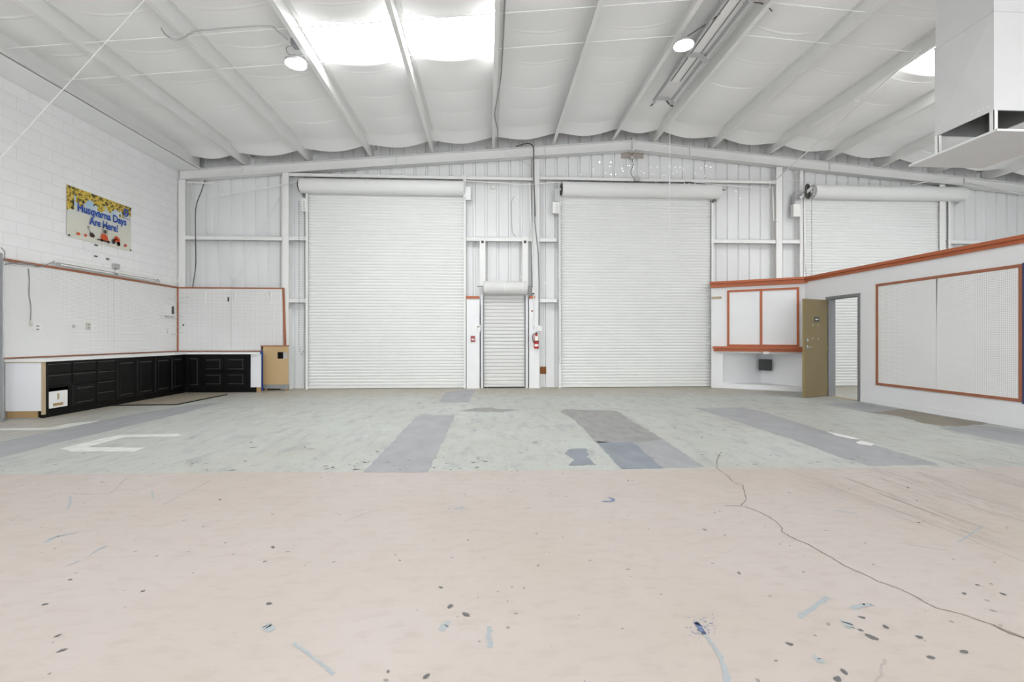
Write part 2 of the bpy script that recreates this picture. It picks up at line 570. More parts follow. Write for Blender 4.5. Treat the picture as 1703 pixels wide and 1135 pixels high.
floor_patch('white_bracket_marking', [(100, 747), (167, 730.5), (201, 724), (295, 722), (305, 724.5), (285, 727), (208, 728), (174, 737), (147, 744.6), (243, 745), (224, 752), (117, 752)], 'white_floor', Z2, 0.01)
floor_patch('white_floor_line', [(0, 713), (84, 712), (114, 705), (167, 699.7), (151, 704), (100, 714), (57, 716.5), (0, 716.5)], 'white_floor', Z2, 0.01)
floor_patch('dirt_patch', [(176, 673.5), (240, 662), (300, 654.5), (376, 656.5), (293, 672.5)], 'tan_mat', Z1, 0.01)


def strip_on_floor(mb, px, w, z, jit=0.0, sub=1):
    P = [atZ(*p) for p in px]
    if sub > 1:
        Q = []
        for a, b in zip(P[:-1], P[1:]):
            for j in range(sub):
                q = a.lerp(b, j / sub)
                if j: q = q + Vector((R.uniform(-jit, jit), R.uniform(-jit, jit), 0))
                Q.append(q)
        P = Q + [P[-1]]
    vs = []
    for i, p in enumerate(P):
        t = (P[min(i + 1, len(P) - 1)] - P[max(i - 1, 0)]).normalized()
        nrm = Vector((-t.y, t.x, 0))
        ww = (w[0] + (w[1] - w[0]) * i / (len(P) - 1)) if isinstance(w, tuple) else w
        ww *= R.uniform(0.6, 1.3) if jit else 1
        vs += [(p.x + nrm.x * ww / 2, p.y + nrm.y * ww / 2, z), (p.x - nrm.x * ww / 2, p.y - nrm.y * ww / 2, z)]
    mb.add(vs, [(2 * i, 2 * i + 1, 2 * i + 3, 2 * i + 2) for i in range(len(P) - 1)])


mb = MB()
crack = [(1200, 752), (1192, 765), (1193, 780), (1212, 794), (1218, 802), (1236, 808), (1238, 822), (1241, 831), (1232, 842), (1256, 849), (1275, 858), (1288, 866), (1302, 880), (1301, 886), (1323, 898), (1344, 906), (1366, 919), (1385, 929), (1404, 942), (1439, 957), (1462, 969), (1491, 978), (1516, 990), (1539, 1003), (1556, 1012), (1598, 1022), (1629, 1033), (1652, 1040), (1680, 1052), (1720, 1068)]
strip_on_floor(mb, crack, (0.0065, 0.0045), Z2, 0.005, 5)
strip_on_floor(mb, [(1652, 1041), (1678, 1054), (1720, 1068)], 0.009, Z2, 0.003, 4)
strip_on_floor(mb, [(1232, 842), (1205, 842)], 0.006, Z2, 0.003, 3)
mb.build('crack', 'crack', floor)
# pale blue and blue paint scrapes on the beige floor
for pts, w, mm in [
    ([(75, 903), (88, 895), (105, 890), (130, 886.5)], (0.03, 0.02), 'chip_blue'),
    ([(148, 925), (163, 915), (178, 908)], (0.008, 0.03), 'chip_blue'),
    ([(112, 942), (134, 933)], 0.012, 'chip_blue'),
    ([(488, 1071), (515, 1090), (555, 1122)], 0.014, 'chip_blue'),
    ([(441, 1041), (452, 1050)], 0.04, 'chip_blue'),
    ([(733, 1050), (746, 1034)], 0.03, 'chip_blue'),
    ([(817, 1078), (812, 1060), (815, 1043)], 0.022, 'chip_blue'),
    ([(1330, 1028), (1377, 994)], 0.024, 'chip_blue'),
    ([(1415, 1012), (1430, 1008), (1450, 1006)], 0.026, 'chip_blue'),
    ([(1594, 903), (1634, 875)], 0.012, 'chip_blue'),
    ([(1352, 1093), (1372, 1104)], 0.03, 'chip_blue'),
    ([(1407, 1034), (1416, 1046)], 0.04, 'chip_blue'),
    ([(1158, 1036), (1163, 1044), (1172, 1056)], (0.034, 0.02), 'chip_royal'),
    ([(1170, 1054), (1185, 1072), (1200, 1096), (1212, 1140)], (0.016, 0.022), 'chip_blue'),
    ([(1002, 834), (1015, 835), (1022, 832), (1012, 828)], 0.022, 'chip_royal'),
    ([(756, 848), (772, 843)], 0.03, 'chip_blue'),
    ([(1385, 849), (1425, 855)], 0.02, 'chip_blue'),
    ([(112, 848), (117, 838), (117, 826)], 0.016, 'chip_blue'),
    ([(255, 830), (253, 817)], 0.012, 'chip_blue'),
]:
    mb = MB(); strip_on_floor(mb, pts, w, Z1, 0.004, 9); mb.build('paint_scrape', mm, floor)
mb = MB()
for pts in [[(118, 823), (182, 822), (212, 795)], [(270, 840), (350, 800)], [(1440, 790), (1703, 868)], [(1300, 780), (1520, 860), (1703, 935)], [(1450, 778), (1703, 850)],
            [(620, 850), (570, 868)], [(1510, 907), (1575, 915)], [(1490, 810), (1560, 835)], [(1455, 1135), (1471, 1097)]]:
    strip_on_floor(mb, pts, 0.012, Z1 * 0.6, 0.01, 6)
for (pa, pb) in (((1295, 778), (1760, 950)), ((1360, 778), (1760, 925)), ((1445, 777), (1760, 890)), ((1500, 777), (1760, 868)), ((1600, 776), (1760, 822))):
    A_, B_ = atZ(*pa), atZ(*pb)
    d_ = (B_ - A_).normalized(); n_ = Vector((-d_.y, d_.x, 0)); L_ = (B_ - A_).length
    for k in range(26):
        s0 = R.uniform(0, .85) * L_; s1 = s0 + R.uniform(.04, .35) * L_
        o_ = R.gauss(0, .07); w_ = R.uniform(.0015, .006)
        a = A_ + d_ * s0 + n_ * o_; b = A_ + d_ * min(s1, L_) + n_ * (o_ + R.uniform(-.02, .02))
        mb.add([(a.x + n_.x * w_, a.y + n_.y * w_, Z1 * .5), (a.x - n_.x * w_, a.y - n_.y * w_, Z1 * .5), (b.x - n_.x * w_ * .3, b.y - n_.y * w_ * .3, Z1 * .5), (b.x + n_.x * w_ * .3, b.y + n_.y * w_ * .3, Z1 * .5)], [(0, 1, 2, 3)])
mb.build('scuff_marks', 'scuff', floor, kind='stuff')


def blob(mb, x, y, r, z, sx=1.6):
    n = 7; a0 = R.uniform(0, pi)
    P = []
    for k in range(n):
        g = 2 * pi * k / n; q = r * R.uniform(0.65, 1.2)
        u, v = q * sx * cos(g), q * sin(g)
        P.append((x + u * cos(a0) - v * sin(a0), y + u * sin(a0) + v * cos(a0), z))
    mb.add(P, [tuple(range(n))])


mb = MB()
for (cx_, cy_, sx_, sy_, n_) in ((1165, 1045, 12, 8, 70), (1012, 832, 9, 3, 40), (765, 846, 8, 4, 25)):
    for k in range(n_):
        p = atZ(R.gauss(cx_, sx_), R.gauss(cy_, sy_)); blob(mb, p.x, p.y, R.uniform(.0012, .0035), Z2)
mb.build('paint_specks', 'chip_royal', floor, kind='stuff')
big = [(1434, 1028, .02), (1450, 1060, .028), (1473, 1044, .018), (1431, 1049, .016), (1313, 1072, .018), (1530, 1061, .02), (1604, 1085, .02), (1548, 1095, .022), (1405, 1119, .022), (1393, 1131, .024),
       (709, 1126, .018), (645, 1118, .012), (748, 1010, .024), (774, 1023, .028), (170, 803, .02), (103, 1083, .02), (97, 1058, .016), (237, 984, .014), (447, 1005, .02), (440, 935, .014), (454, 911, .02),
       (75, 1006, .016), (116, 965, .014), (665, 933, .012), (733, 978, .014), (1172, 882, .02), (1229, 954, .016), (1604, 988, .016), (1626, 974, .014), (1668, 989, .018), (1510, 812, .02), (1528, 870, .014), (1525, 834, .016),
       (1045, 800, .016), (453, 856, .014), (366, 832, .018), (338, 877, .014), (861, 784, .02), (750, 782, .02), (665, 782, .018), (725, 762, .02), (905, 731, .015), (795, 763, .018), (1080, 705, .02)]
mb = MB()
for x, y, r in big:
    p = atZ(x, y); blob(mb, p.x, p.y, r * .55, Z2)
mb.build('dark_chips', 'chip_dark', floor, kind='stuff')
mb = MB()
for i in range(380):
    x = R.uniform(-6, 6); y = R.uniform(1.6, 4.4)
    blob(mb, x, y, R.uniform(.003, .0085), Z1)
for i in range(130):
    x = R.uniform(-7, 7); y = R.gauss(4.6, 0.15)
    if y > 4.4 - x * .026: blob(mb, x, y, R.uniform(.005, .015), Z3, 2.4)
for i in range(120):
    blob(mb, R.uniform(-6.5, 7), R.uniform(4.7, 11), R.uniform(.006, .02), Z3, 2.5)
mb.build('small_chips', 'chip_grey', floor, kind='stuff')

# ---- block wall on the left: each visible block a piece, the rest of the wall as one
wl = MB().box((XL - 0.2, YF, 0), (XL - 0.004, YW + .05, 5.79)).build('wall_left', 'mortar', origin=(XL, 4, 0))
tag(wl, 'white painted concrete block wall on the left', None, None, 'structure')
BL, BH = 0.4064, 0.2032
top = 5.40
j0 = atX(48.75, 150, XL)[1]
g = 0.0035


def block_mesh(mb, y0, y1, z0, z1):
    b = 0.004
    x0, x1 = XL - 0.03, XL
    return mb.hexa([(x0, y0 + g, z0 + g), (x0, y1 - g, z0 + g), (x0, y1 - g, z1 - g), (x0, y0 + g, z1 - g),
                    (x1, y0 + g + b, z0 + g + b), (x1, y1 - g - b, z0 + g + b), (x1, y1 - g - b, z1 - g - b), (x1, y0 + g + b, z1 - g - b)])


bm_ = MB(); block_mesh(bm_, 0, BL, 0, BH)
bm_.v = [v - Vector((XL, 0, 0)) for v in bm_.v]
block_me = mesh_of(bm_, 'block')
rest = MB()
nb = 0
for k in range(27):
    z1 = top - k * BH; z0 = z1 - BH
    if z0 < 0: break
    y = j0 + (0 if k % 2 == 0 else BL / 2) - 60 * BL
    while y < D + 0.15:
        if y + BL > YF:
            if y > 7.0 and z1 > 2.4:
                if y + BL <= D + 0.15:
                    put('block', block_me, wl, (XL + R.uniform(-.0015, .001), y, z0)); nb += 1
                else:
                    block_mesh(rest, y, D + 0.15, z0, z1)
            elif z1 > 2.2 or y < 7.8:
                block_mesh(rest, max(y, YF), y + BL, z0, z1)
        y += BL
rest.build('block_field', 'block', wl, kind='stuff')

# ---- back wall: ribbed sheets, one piece each
wb = thing('wall_back', 'white ribbed sheet metal wall at the back with three large shutters', None, (RX, YW, 0), None, 'structure')


def zdeck(x):
    return zb(x) + 0.35


PW = 0.915
nP = int((XR - XL) / PW) + 1
rib0 = atY(771.6, 300, YW)[0]             # a rib read from the photo
start = rib0 - math.ceil((rib0 - XL) / PW) * PW
for i in range(nP + 1):
    x0 = start + i * PW
    prof = []
    for r in range(3):
        xr = x0 + r * PW / 3
        prof += [(xr, 0), (xr + 0.225, 0), (xr + 0.245, 0.038), (xr + 0.285, 0.038)]
    prof.append((x0 + PW, 0))
    prof = [p for p in prof if XL <= p[0] <= XR + 0.01]
    if len(prof) < 2: continue
    vs = []; fs = []
    for (x, d) in prof:
        vs += [(x, YW + d, 0), (x, YW + d, zdeck(x))]
    for j in range(len(prof) - 1):
        fs.append((2 * j, 2 * j + 2, 2 * j + 3, 2 * j + 1))
    MB().add(vs, fs).build('wall_panel', 'sheet', wb)
MB().box((XL - .2, YW + 0.06, 0), (XR + .1, YW + 0.09, 7.0)).build('leak_backing', 'deck', wb)  # unseen backing added to stop daylight leaking between the panels
# daylight showing through nail holes under the ridge
mb = MB()
for (x, y, r) in [(997, 270, .022), (1016, 270, .022), (1014, 277, .012), (986.5, 281.5, .012), (986, 286.5, .01), (966.5, 290.5, .014), (1016.5, 290, .02), (1024, 290, .012), (1007, 287.5, .01), (1034.5, 280, .013), (1036, 284.5, .013), (1044, 275.5, .012), (1047, 275.5, .012),
                  (1053.5, 271, .012), (1054, 277.5, .014), (1053, 281, .013), (1066, 285, .01), (1071, 288, .012), (1082, 278.5, .01), (1093, 277.5, .015), (1085.5, 290, .011), (1104, 292, .012), (1113, 277, .014), (1123, 278.5, .013), (1125.5, 285.5, .012), (1120, 288.5, .01),
                  (1131, 278.5, .015), (1136, 282, .013), (1156, 288.5, .011), (1166, 279.5, .013), (1174, 276, .014), (1182, 278, .014), (1172, 293, .012), (1224.5, 276, .013), (1224, 318, .013), (1231, 330, .014), (1090, 303, .011), (1113, 304.5, .011), (1138, 305, .011), (1146, 306, .011), (1156, 305.5, .011), (1197, 304.5, .011),
                  (907.5, 471, .014), (871, 462, .01), (866, 461, .01)]:
    p = atY(x, y, YW - 0.004)
    mb.add([(p.x + r * .8 * cos(a), p.y, p.z + r * .8 * sin(a)) for a in [k * pi / 3 for k in range(6)]], [tuple(range(6))])
mb.build('daylight_holes', 'hole', wb, kind='stuff')

# ---- right wall and front wall (out of view, the open loading front invented to let in daylight)
tag(MB().box((XR, YF, 0), (XR + .1, YW + .1, 6.2)).build('wall_right', 'sheet'), 'plain white sheet metal wall at far right behind the office partition', None, None, 'structure')
mb = MB()
mb.box((XL - .2, YF - .1, 0), (XL + 1.5, YF, 6)).box((XR - 1.5, YF - .1, 0), (XR, YF, 6)).box((XL + 1.5, YF - .1, 4.4), (XR - 1.5, YF, 6.9)).box((3.2, YF - .1, 0), (4.2, YF, 4.4))
tag(mb.build('wall_front', 'sheet'), 'unseen sheet metal front wall with openings added to let in daylight', None, None, 'structure')

# ---- ceiling: steel deck, insulation blankets hung between the purlins, skylight panels, real and added
mb = MB()
for (xa, xb_) in ((XL - .2, RX), (RX, XR + .1)):
    za, zc = zdeck(xa), zdeck(xb_)
    mb.hexa([(xa, YF - .1, za), (xb_, YF - .1, zc), (xb_, YW + .1, zc), (xa, YW + .1, za),
             (xa, YF - .1, za + .05), (xb_, YF - .1, zc + .05), (xb_, YW + .1, zc + .05), (xa, YW + .1, za + .05)])
ceil = tag(mb.build('ceiling', 'deck', origin=(RX, 3, 6)), 'low pitched metal roof lined with sagging white vinyl insulation', None, None, 'structure')
SP = 1.54
PXL = [RX - 0.5 - SP * k for k in range(7)]            # purlins left of the ridge
PXR = [RX + 0.52 + SP * k for k in range(7)]
EAVE = -7.10
lines = [EAVE] + PXL[::-1] + PXR + [XR - 0.02]
SKY_Y = (7.12, 8.02)
seams = [11.2 - 0.85 * k for k in range(23)]


def blanket(xa, xb_, y0, y1, up0=False, up1=False):
    NU = 10
    za, zc = zb(xa) + 0.235, zb(xb_) + 0.235
    step = 0.12
    rows = [y0 + (y1 - y0) * j / max(4, int((y1 - y0) / step)) for j in range(max(4, int((y1 - y0) / step)) + 1)]
    ys0 = 0.85 * math.floor(y0 / 0.85) - 0.15
    while ys0 < y1:
        rows += [q for q in (ys0 - .05, ys0 - .016, ys0, ys0 + .016, ys0 + .05) if y0 < q < y1]
        ys0 += 0.85
    for q in (.015, .03, .05, .075, .1):
        if up0: rows.append(y0 + q)
        if up1: rows.append(y1 - q)
    rows = sorted(set(round(q, 4) for q in rows))
    ny = len(rows) - 1
    ph = R.uniform(0, 10)
    vs = []; fs = []
    w = xb_ - xa
    for j in range(ny + 1):
        y = rows[j]
        for i in range(NU + 1):
            u = i / NU
            x = xa + w * u
            b = 0.35 * 4 * u * (1 - u) + 0.65 * sin(pi * u) ** 2
            z = za + (zc - za) * u
            s = 0.085 * b * min(1.3, w / 1.5)
            # roll seams: the facing bellies a little between them and is pinched at each tab
            k = ((y + 0.15) / 0.85) % 1.0
            ks = min(k, 1 - k) * 0.85
            s += 0.016 * b * (1 - (2 * k - 1) ** 2)
            s += 0.017 * min(1, b * 1.6) * max(0.0, 1 - ks / 0.016) * (0.5 + 0.5 * noise.noise(Vector((xa, round(y / .85), 3))))
            s += 0.012 * b * noise.noise(Vector((x * 1.2, y * 1.4, ph)))
            if y > 10.75:                       # the last roll droops before the rafter
                q = (y - 10.75) / 0.5
                s += 0.03 * (4 * u * (1 - u) - b) * q + 0.02 * b * q * q + 0.08 * q * q
            d0, d1 = y - y0, y1 - y
            if up0 and d0 < 0.10: s = s + (-0.27) * (1 - d0 / 0.10) ** 2 * 1.0
            if up1 and d1 < 0.10: s = s + (-0.27) * (1 - d1 / 0.10) ** 2 * 1.0
            z = min(z - s, zdeck(x) - 0.01)
            vs.append((x, y, z))
    for j in range(ny):
        for i in range(NU):
            a = j * (NU + 1) + i
            fs.append((a, a + 1, a + NU + 2, a + NU + 1))
    o = MB().add(vs, fs).build('insulation_blanket', 'vinyl', ceil, smooth=True)
    return o


sky_bays = (3, 4, 10)
ADDED_SKY = ((-1.2, -0.3), (-5.0, -4.1))  # unseen skylights added behind the camera for more top light
for i in range(len(lines) - 1):
    xa, xb_ = lines[i], lines[i + 1]
    holes = [SKY_Y] if i in sky_bays else []
    if i in sky_bays: holes += list(ADDED_SKY)
    if i == 12: holes = [SKY_Y, ADDED_SKY[0]]  # out-of-view skylights added here to brighten the right side
    holes.sort(reverse=True)
    yy = 11.28
    upn = False
    for (h0, h1) in holes:
        blanket(xa, xb_, h1, yy, True, upn)
        upn = True
        zz = 0.012
        MB().add([(xa, h0 - .1, zdeck(xa) - zz), (xb_, h0 - .1, zdeck(xb_) - zz), (xb_, h1 + .1, zdeck(xb_) - zz), (xa, h1 + .1, zdeck(xa) - zz)], [(0, 3, 2, 1)]).build('real_or_added_skylight', 'skylight', ceil)
        yy = h0
    blanket(xa, xb_, YF, yy, False, upn)

# ---- purlins: Z sections, bottom flange turned down the slope
ordw = ['first', 'second', 'third', 'fourth', 'fifth', 'sixth', 'seventh', 'eighth', 'ninth']


def purlin(x, sgn, label):
    z0 = zb(x); z1 = z0 + 0.235; t = 0.006; f = 0.075
    mb = MB()
    prof = [(0, z0 + .0), (sgn * f, z0 + SL * 0 - 0), (sgn * f, z0 + 0.02), (sgn * (f - t), z0 + .02), (sgn * (f - t), z0 + t), (sgn * -0 + sgn * t, z0 + t),
            (sgn * t, z1), (-sgn * f, z1), (-sgn * f, z1 - .018), (-sgn * (f - t), z1 - .018), (-sgn * (f - t), z1 - t), (0, z1 - t)]
    mb.prism([(x + a, YF + .02, b) for a, b in prof], (0, YW - YF - .05, 0))
    for k in range(14):
        mb.beam((x - sgn * .04, 11.0 - k * .5, z1 - t - .008), (x - sgn * .04, 11.0 - k * .5, z1 - t), .014, .014)
    return tag(mb.build('roof_purlin', 'steel', origin=(x, 2, z0)), label, 'purlin', 'roof purlins')


for k, x in enumerate(PXL[::-1]):
    purlin(x, -1, '%s white steel roof purlin from the block wall' % ordw[k] if k < 6 else 'white steel roof purlin just left of the roof ridge')
for k, x in enumerate(PXR):
    purlin(x, 1, 'white steel roof purlin just right of the roof ridge' if k == 0 else '%s white steel roof purlin to the right of the roof ridge' % ordw[k])
# eave strut and soffit along the block wall
es = thing('eave_strut', 'deep white eave channel with flat soffit running along the block wall top', 'beam', (EAVE, 2, 5.4))
z0 = 5.44
MB().prism([(EAVE + a, YF + .02, z0 + b) for a, b in [(0, 0), (.075, 0), (.075, .02), (.069, .02), (.069, .006), (.006, .006), (.006, .32), (0, .32)]], (0, D - .06 - YF, 0)).build('channel', 'steel', es)
MB().hexa([(XL, YF + .02, 5.405), (EAVE + .0, YF + .02, 5.43), (EAVE + .0, D - .04, 5.43), (XL, D - .04, 5.405), (XL, YF + .02, 5.42), (EAVE, YF + .02, 5.445), (EAVE, D - .04, 5.445), (XL, D - .04, 5.42)]).build('soffit', 'soffit', es)
MB().box((XL, YF + .02, 5.43), (EAVE, D - .04, 5.44)).build('soffit_lining', 'deck', es)

# ---- gable rafter (I section), two halves meeting at the ridge
def rafter(xa, xb_, label):
    mb = MB()
    bot = lambda x: 6.17 - .0865 * abs(x - RX)
    topz = lambda x: 6.42 - .0875 * abs(x - RX)
    ya, yb = D - .03, D + .16

    def slab(fz0, fz1, y0, y1):
        mb.hexa([(xa, y0, fz0(xa)), (xb_, y0, fz0(xb_)), (xb_, y1, fz0(xb_)), (xa, y1, fz0(xa)), (xa, y0, fz1(xa)), (xb_, y0, fz1(xb_)), (xb_, y1, fz1(xb_)), (xa, y1, fz1(xa))])
    slab(bot, lambda x: bot(x) + .014, ya, yb)
    slab(lambda x: topz(x) - .014, topz, ya, yb)
    slab(bot, topz, D + .05, D + .062)
    rt = thing('gable_rafter', label, 'beam', ((xa + xb_) / 2, D, 5.5), 'gable rafters')
    mb.build('i_beam', 'steel', rt)
    n = 3
    for k in range(n):
        x = xa + (xb_ - xa) * (k + .4) / n
        MB().box((x - .006, ya + .02, bot(x) + .014), (x + .006, D + .05, topz(x) - .014)).build('stiffener_plate', 'steel', rt)
    return rt


rafter(XL + .02, RX - .008, 'sloping white steel rafter left of the ridge above the first shutters')
rafter(RX + .008, XR - .03, 'sloping white steel rafter right of the ridge running behind the duct')
rp = MB().box((RX - .02, D - .04, 6.13), (RX + .02, D + .15, 6.45)).build('ridge_splice', 'steel')
tag(rp, 'vertical splice plate where the two rafters meet at the ridge', 'plate')


# ---- columns
def column(px0, px1, ztop, label, zbot=0.0, Y=D):
    x0, x1 = atY(px0, 500, Y)[0], atY(px1, 500, Y)[0]
    xm = (x0 + x1) / 2
    t = thing('steel_column', label, 'column', (xm, Y + .1, zbot), 'white steel wall columns')
    MB().box((x0, Y, zbot), (x1, Y + .012, ztop)).build('front_flange', 'steel', t)
    MB().box((xm - .005, Y + .012, zbot), (xm + .005, Y + .165, ztop)).build('web', 'steel', t)
    MB().box((x0, Y + .165, zbot), (x1, Y + .177, ztop)).build('rear_flange', 'steel', t)
    if zbot == 0: MB().box((x0 - .03, Y - .03, 0), (x1 + .03, Y + .18, .015)).build('base_plate', 'steel', t)
    return t


column(296.5, 308, 5.19, 'white steel column in the corner beside the block wall')
column(469.5, 480, 5.42, 'white steel column between the pegboard corner and the first large shutter')
column(886.5, 897, 5.88, 'white steel column between the two large shutters, behind the extinguisher')
column(1291, 1301, 5.80, 'white steel column between the second and third large shutters')
column(1330.5, 1335.5, 5.72, 'slim white steel column right beside the third shutter chain wheel')
column(1563, 1572, 5.42, 'white steel column at the right end of the third shutter')


# ---- girts: horizontal C sections between columns
def girt(pxa, pxb, y_a, label, h=.11, drop=False):
    a = atY(pxa, y_a); b = atY(pxb, y_a)
    zc = (a.z + b.z) / 2
    mb = MB()
    mb.box((a.x, D + .005, zc - h / 2), (b.x, D + .012, zc + h / 2))
    mb.box((a.x, D + .005, zc + h / 2 - .006), (b.x, YW - .002, zc + h / 2))
    mb.box((a.x, D + .005, zc - h / 2), (b.x, D + .03, zc - h / 2 + .005))
    return tag(mb.build('wall_girt', 'steel'), label, 'girt', 'horizontal wall girts')


girt(308, 469, 396, 'long white girt above the corner pegboard')
girt(480.5, 511, 396.5, 'short white upper girt left of the first large shutter')
girt(480.5, 511, 500, 'short white lower girt left of the first large shutter')
girt(775.5, 886, 398, 'white girt above the small shutter, carrying its two hangers')
girt(897.5, 926, 399, 'short white upper girt left of the second large shutter')
girt(897.5, 926, 500, 'short white lower girt left of the second large shutter')
girt(1184, 1290, 401.5, 'white girt between second large shutter and the next column')
girt(1301.5, 1330, 402, 'short white girt beside the third shutter motor box')
girt(480.5, 886, 294, 'long white girt above the roll of the first large shutter', .09)
girt(897.5, 1290.5, 299.5, 'long white girt above the roll of the second large shutter', .09)
girt(1577, 1703, 403, 'white girt right of the third shutter, just above the partition cap')

# ================================================================ roller shutters
def slat_mesh(w, p, m, flat=False):
    """one curved interlocking slat, w long, p high"""
    prof = [(.004, 0), (-.003, p * .05), (-.012, p * .26), (-.0165, p * .46), (-.017, p * .62), (-.013, p * .84), (-.004, p * .96), (.004, p)]
    if flat:
        prof = [(.008, 0), (-.012, p * .04), (-.0135, p * .3), (-.014, p * .6), (-.0125, p * .95), (.008, p)]
    vs = []
    for y, z in prof: vs += [(-w / 2, y, z), (w / 2, y, z)]
    fs = [(2 * i, 2 * i + 1, 2 * i + 3, 2 * i + 2) for i in range(len(prof) - 1)]
    o = MB().add(vs, fs)
    me = mesh_of(o, m)
    me.shade_smooth()
    return me


def chain(mb, pts, link=.03, r=.004):
    P = smooth_path(pts, 10)
    acc = 0; last = P[0]; k = 0
    for a, b in zip(P[:-1], P[1:]):
        d = (b - a); L_ = d.length
        while acc + L_ >= link and L_ > 0:
            t = (link - acc) / L_
            q = a.lerp(b, t)
            if k % 2 == 0: mb.beam(last, q, .018, .012)
            last = q; k += 1
            a = q; d = b - a; L_ = d.length; acc = 0
        acc += L_


YC = D + .075           # plane of the curtains
def big_shutter(name, px0, px1, ybot, roll0, roll1, ryc, rr, label, ztop_px, pitch=.0765):
    a = atY(px0, ybot, YC); b = atY(px1, ybot, YC)
    x0, x1 = a.x, b.x
    t = thing(name, label, None, ((x0 + x1) / 2, D, 0), None, 'structure')
    rc = atY((roll0 + roll1) / 2, ryc, D - .02)
    ztop = rc.z - rr * .2
    me = slat_mesh(x1 - x0, pitch, 'shutter')
    n = int((ztop - 0.07) / pitch)
    for k in range(n):
        o = put('slat', me, t, ((x0 + x1) / 2, YC, .075 + k * pitch))
    MB().box((x0, YC - .03, .012), (x1, YC + .02, .075)).build('bottom_bar', 'shutter', t)
    for s, x in ((-1, x0), (1, x1)):
        mb = MB()
        mb.box((x - .045 if s < 0 else x - .012, D - .005, 0), (x + .012 if s < 0 else x + .045, D + .01, ztop - .12))
        mb.box((x - .045 if s < 0 else x + .033, D + .01, 0), (x - .033 if s < 0 else x + .045, YW - .04, ztop - .12))
        mb.build('guide_rail', 'steel', t)
    ra, rb = atY(roll0, ryc, D - .02), atY(roll1, ryc, D - .02)
    mb = MB()
    nseg = 28
    prof = [(rr * .3, ra.x), (rr * .97, ra.x), (rr, ra.x + .02), (rr, rb.x - .02), (rr * .97, rb.x), (rr * .3, rb.x)]
    mb.lathe((0, D - .02, rc.z), prof, nseg, 'x')
    mb.build('curtain_roll', 'shutter', t, smooth=True)
    for k in range(8):
        pass
    for x in (ra.x - .012, rb.x + .012):
        mb = MB()
        mb.prism([(x - .008, D - .1, rc.z - .1), (x - .008, D - .1, rc.z + .1), (x - .008, YW - .03, rc.z + .2), (x - .008, YW - .03, rc.z - .25)], (.016, 0, 0))
        mb.lathe((x, D - .02, rc.z), [(.03, -.05), (.03, .05)], 12, 'x')
        mb.build('end_bracket', 'steel', t)
    return t, x0, x1, rc, ra, rb


d1, a0, a1, rc1, ra1, rb1 = big_shutter('door_1', 513.5, 772, 647, 500.5, 772, 311.5, .185, 'first large white roller shutter, beside the corner pegboard', 330)
d2, b0, b1, rc2, ra2, rb2 = big_shutter('door_2', 931.5, 1181.5, 644, 934.5, 1195.5, 317.5, .19, 'second large white roller shutter, right of the fire extinguisher', 330)
d3, c0, c1, rc3, ra3, rb3 = big_shutter('door_3', 1336, 1573.5, 642, 1351, 1600.5, 321.5, .19, 'third large white roller shutter, behind the office partition', 335)

# chains, brackets and motor boxes of the shutters
mb = MB()
for xx in (497, 505.5):
    chain(mb, [atY(xx, 335, D - .06), atY(xx + .3, 450, D - .06), atY(xx, 580, D - .06)])
chain(mb, [atY(497, 580, D - .06), atY(501.5, 592, D - .06), atY(505.5, 580, D - .06)])
mb.build('pull_chain', 'post_grey', d1, kind='stuff')
p = atY(501.5, 330, D - .03); q = atY(510, 352, D - .03)
MB().box((p.x, D - .04, q.z), (q.x, D + .06, p.z)).build('control_box', 'plastic', d1)
MB().lathe((ra1.x - .03, D - .02, rc1.z), [(.15, -.01), (.16, 0), (.15, .01)], 18, 'x').build('chain_wheel', 'gear', d1)
for (px, w) in ((776.5, .0),):
    p = atY(774, 311, D - .03); q = atY(783, 333, D - .03)
    MB().box((p.x, D - .05, q.z), (q.x, D + .03, p.z)).build('spring_box', 'galv', d1)
    p = atY(770.5, 292, D - .02); q = atY(775, 330, D - .02)
    MB().box((p.x, D - .06, q.z), (q.x, D - .03, p.z)).build('bracket_plate', 'steel', d1)
mb = MB()
chain(mb, [atY(926, 340, D - .05), atY(928, 480, D - .05), atY(929.5, 588, D - .05), atY(932, 606, D - .05), atY(934.5, 588, D - .05), atY(933, 480, D - .05), atY(933, 340, D - .05)])
mb.build('pull_chain', 'post_grey', d2, kind='stuff')
p = atY(919, 336, D - .03); q = atY(930, 355.5, D - .03)
MB().box((p.x, D - .05, q.z), (q.x, D + .06, p.z)).build('control_box', 'plastic', d2)
p = atY(922, 314, D - .03); q = atY(931, 335, D - .03)
MB().box((p.x, D - .04, q.z), (q.x, D + .06, p.z)).build('spring_box', 'galv', d2)
MB().lathe((ra2.x - .02, D - .02, rc2.z), [(.14, -.01), (.155, 0), (.14, .01)], 18, 'x').build('chain_wheel', 'gear', d2)
p = atY(1188, 318, D); q = atY(1183, 338, D)
mb = MB(); mb.beam(atY(1199, 317, D), atY(1184, 337, D), .03, .06); mb.beam(atY(1195, 316, D), atY(1206, 316, D), .02, .02)
mb.build('hinge_arm', 'gear', d2)
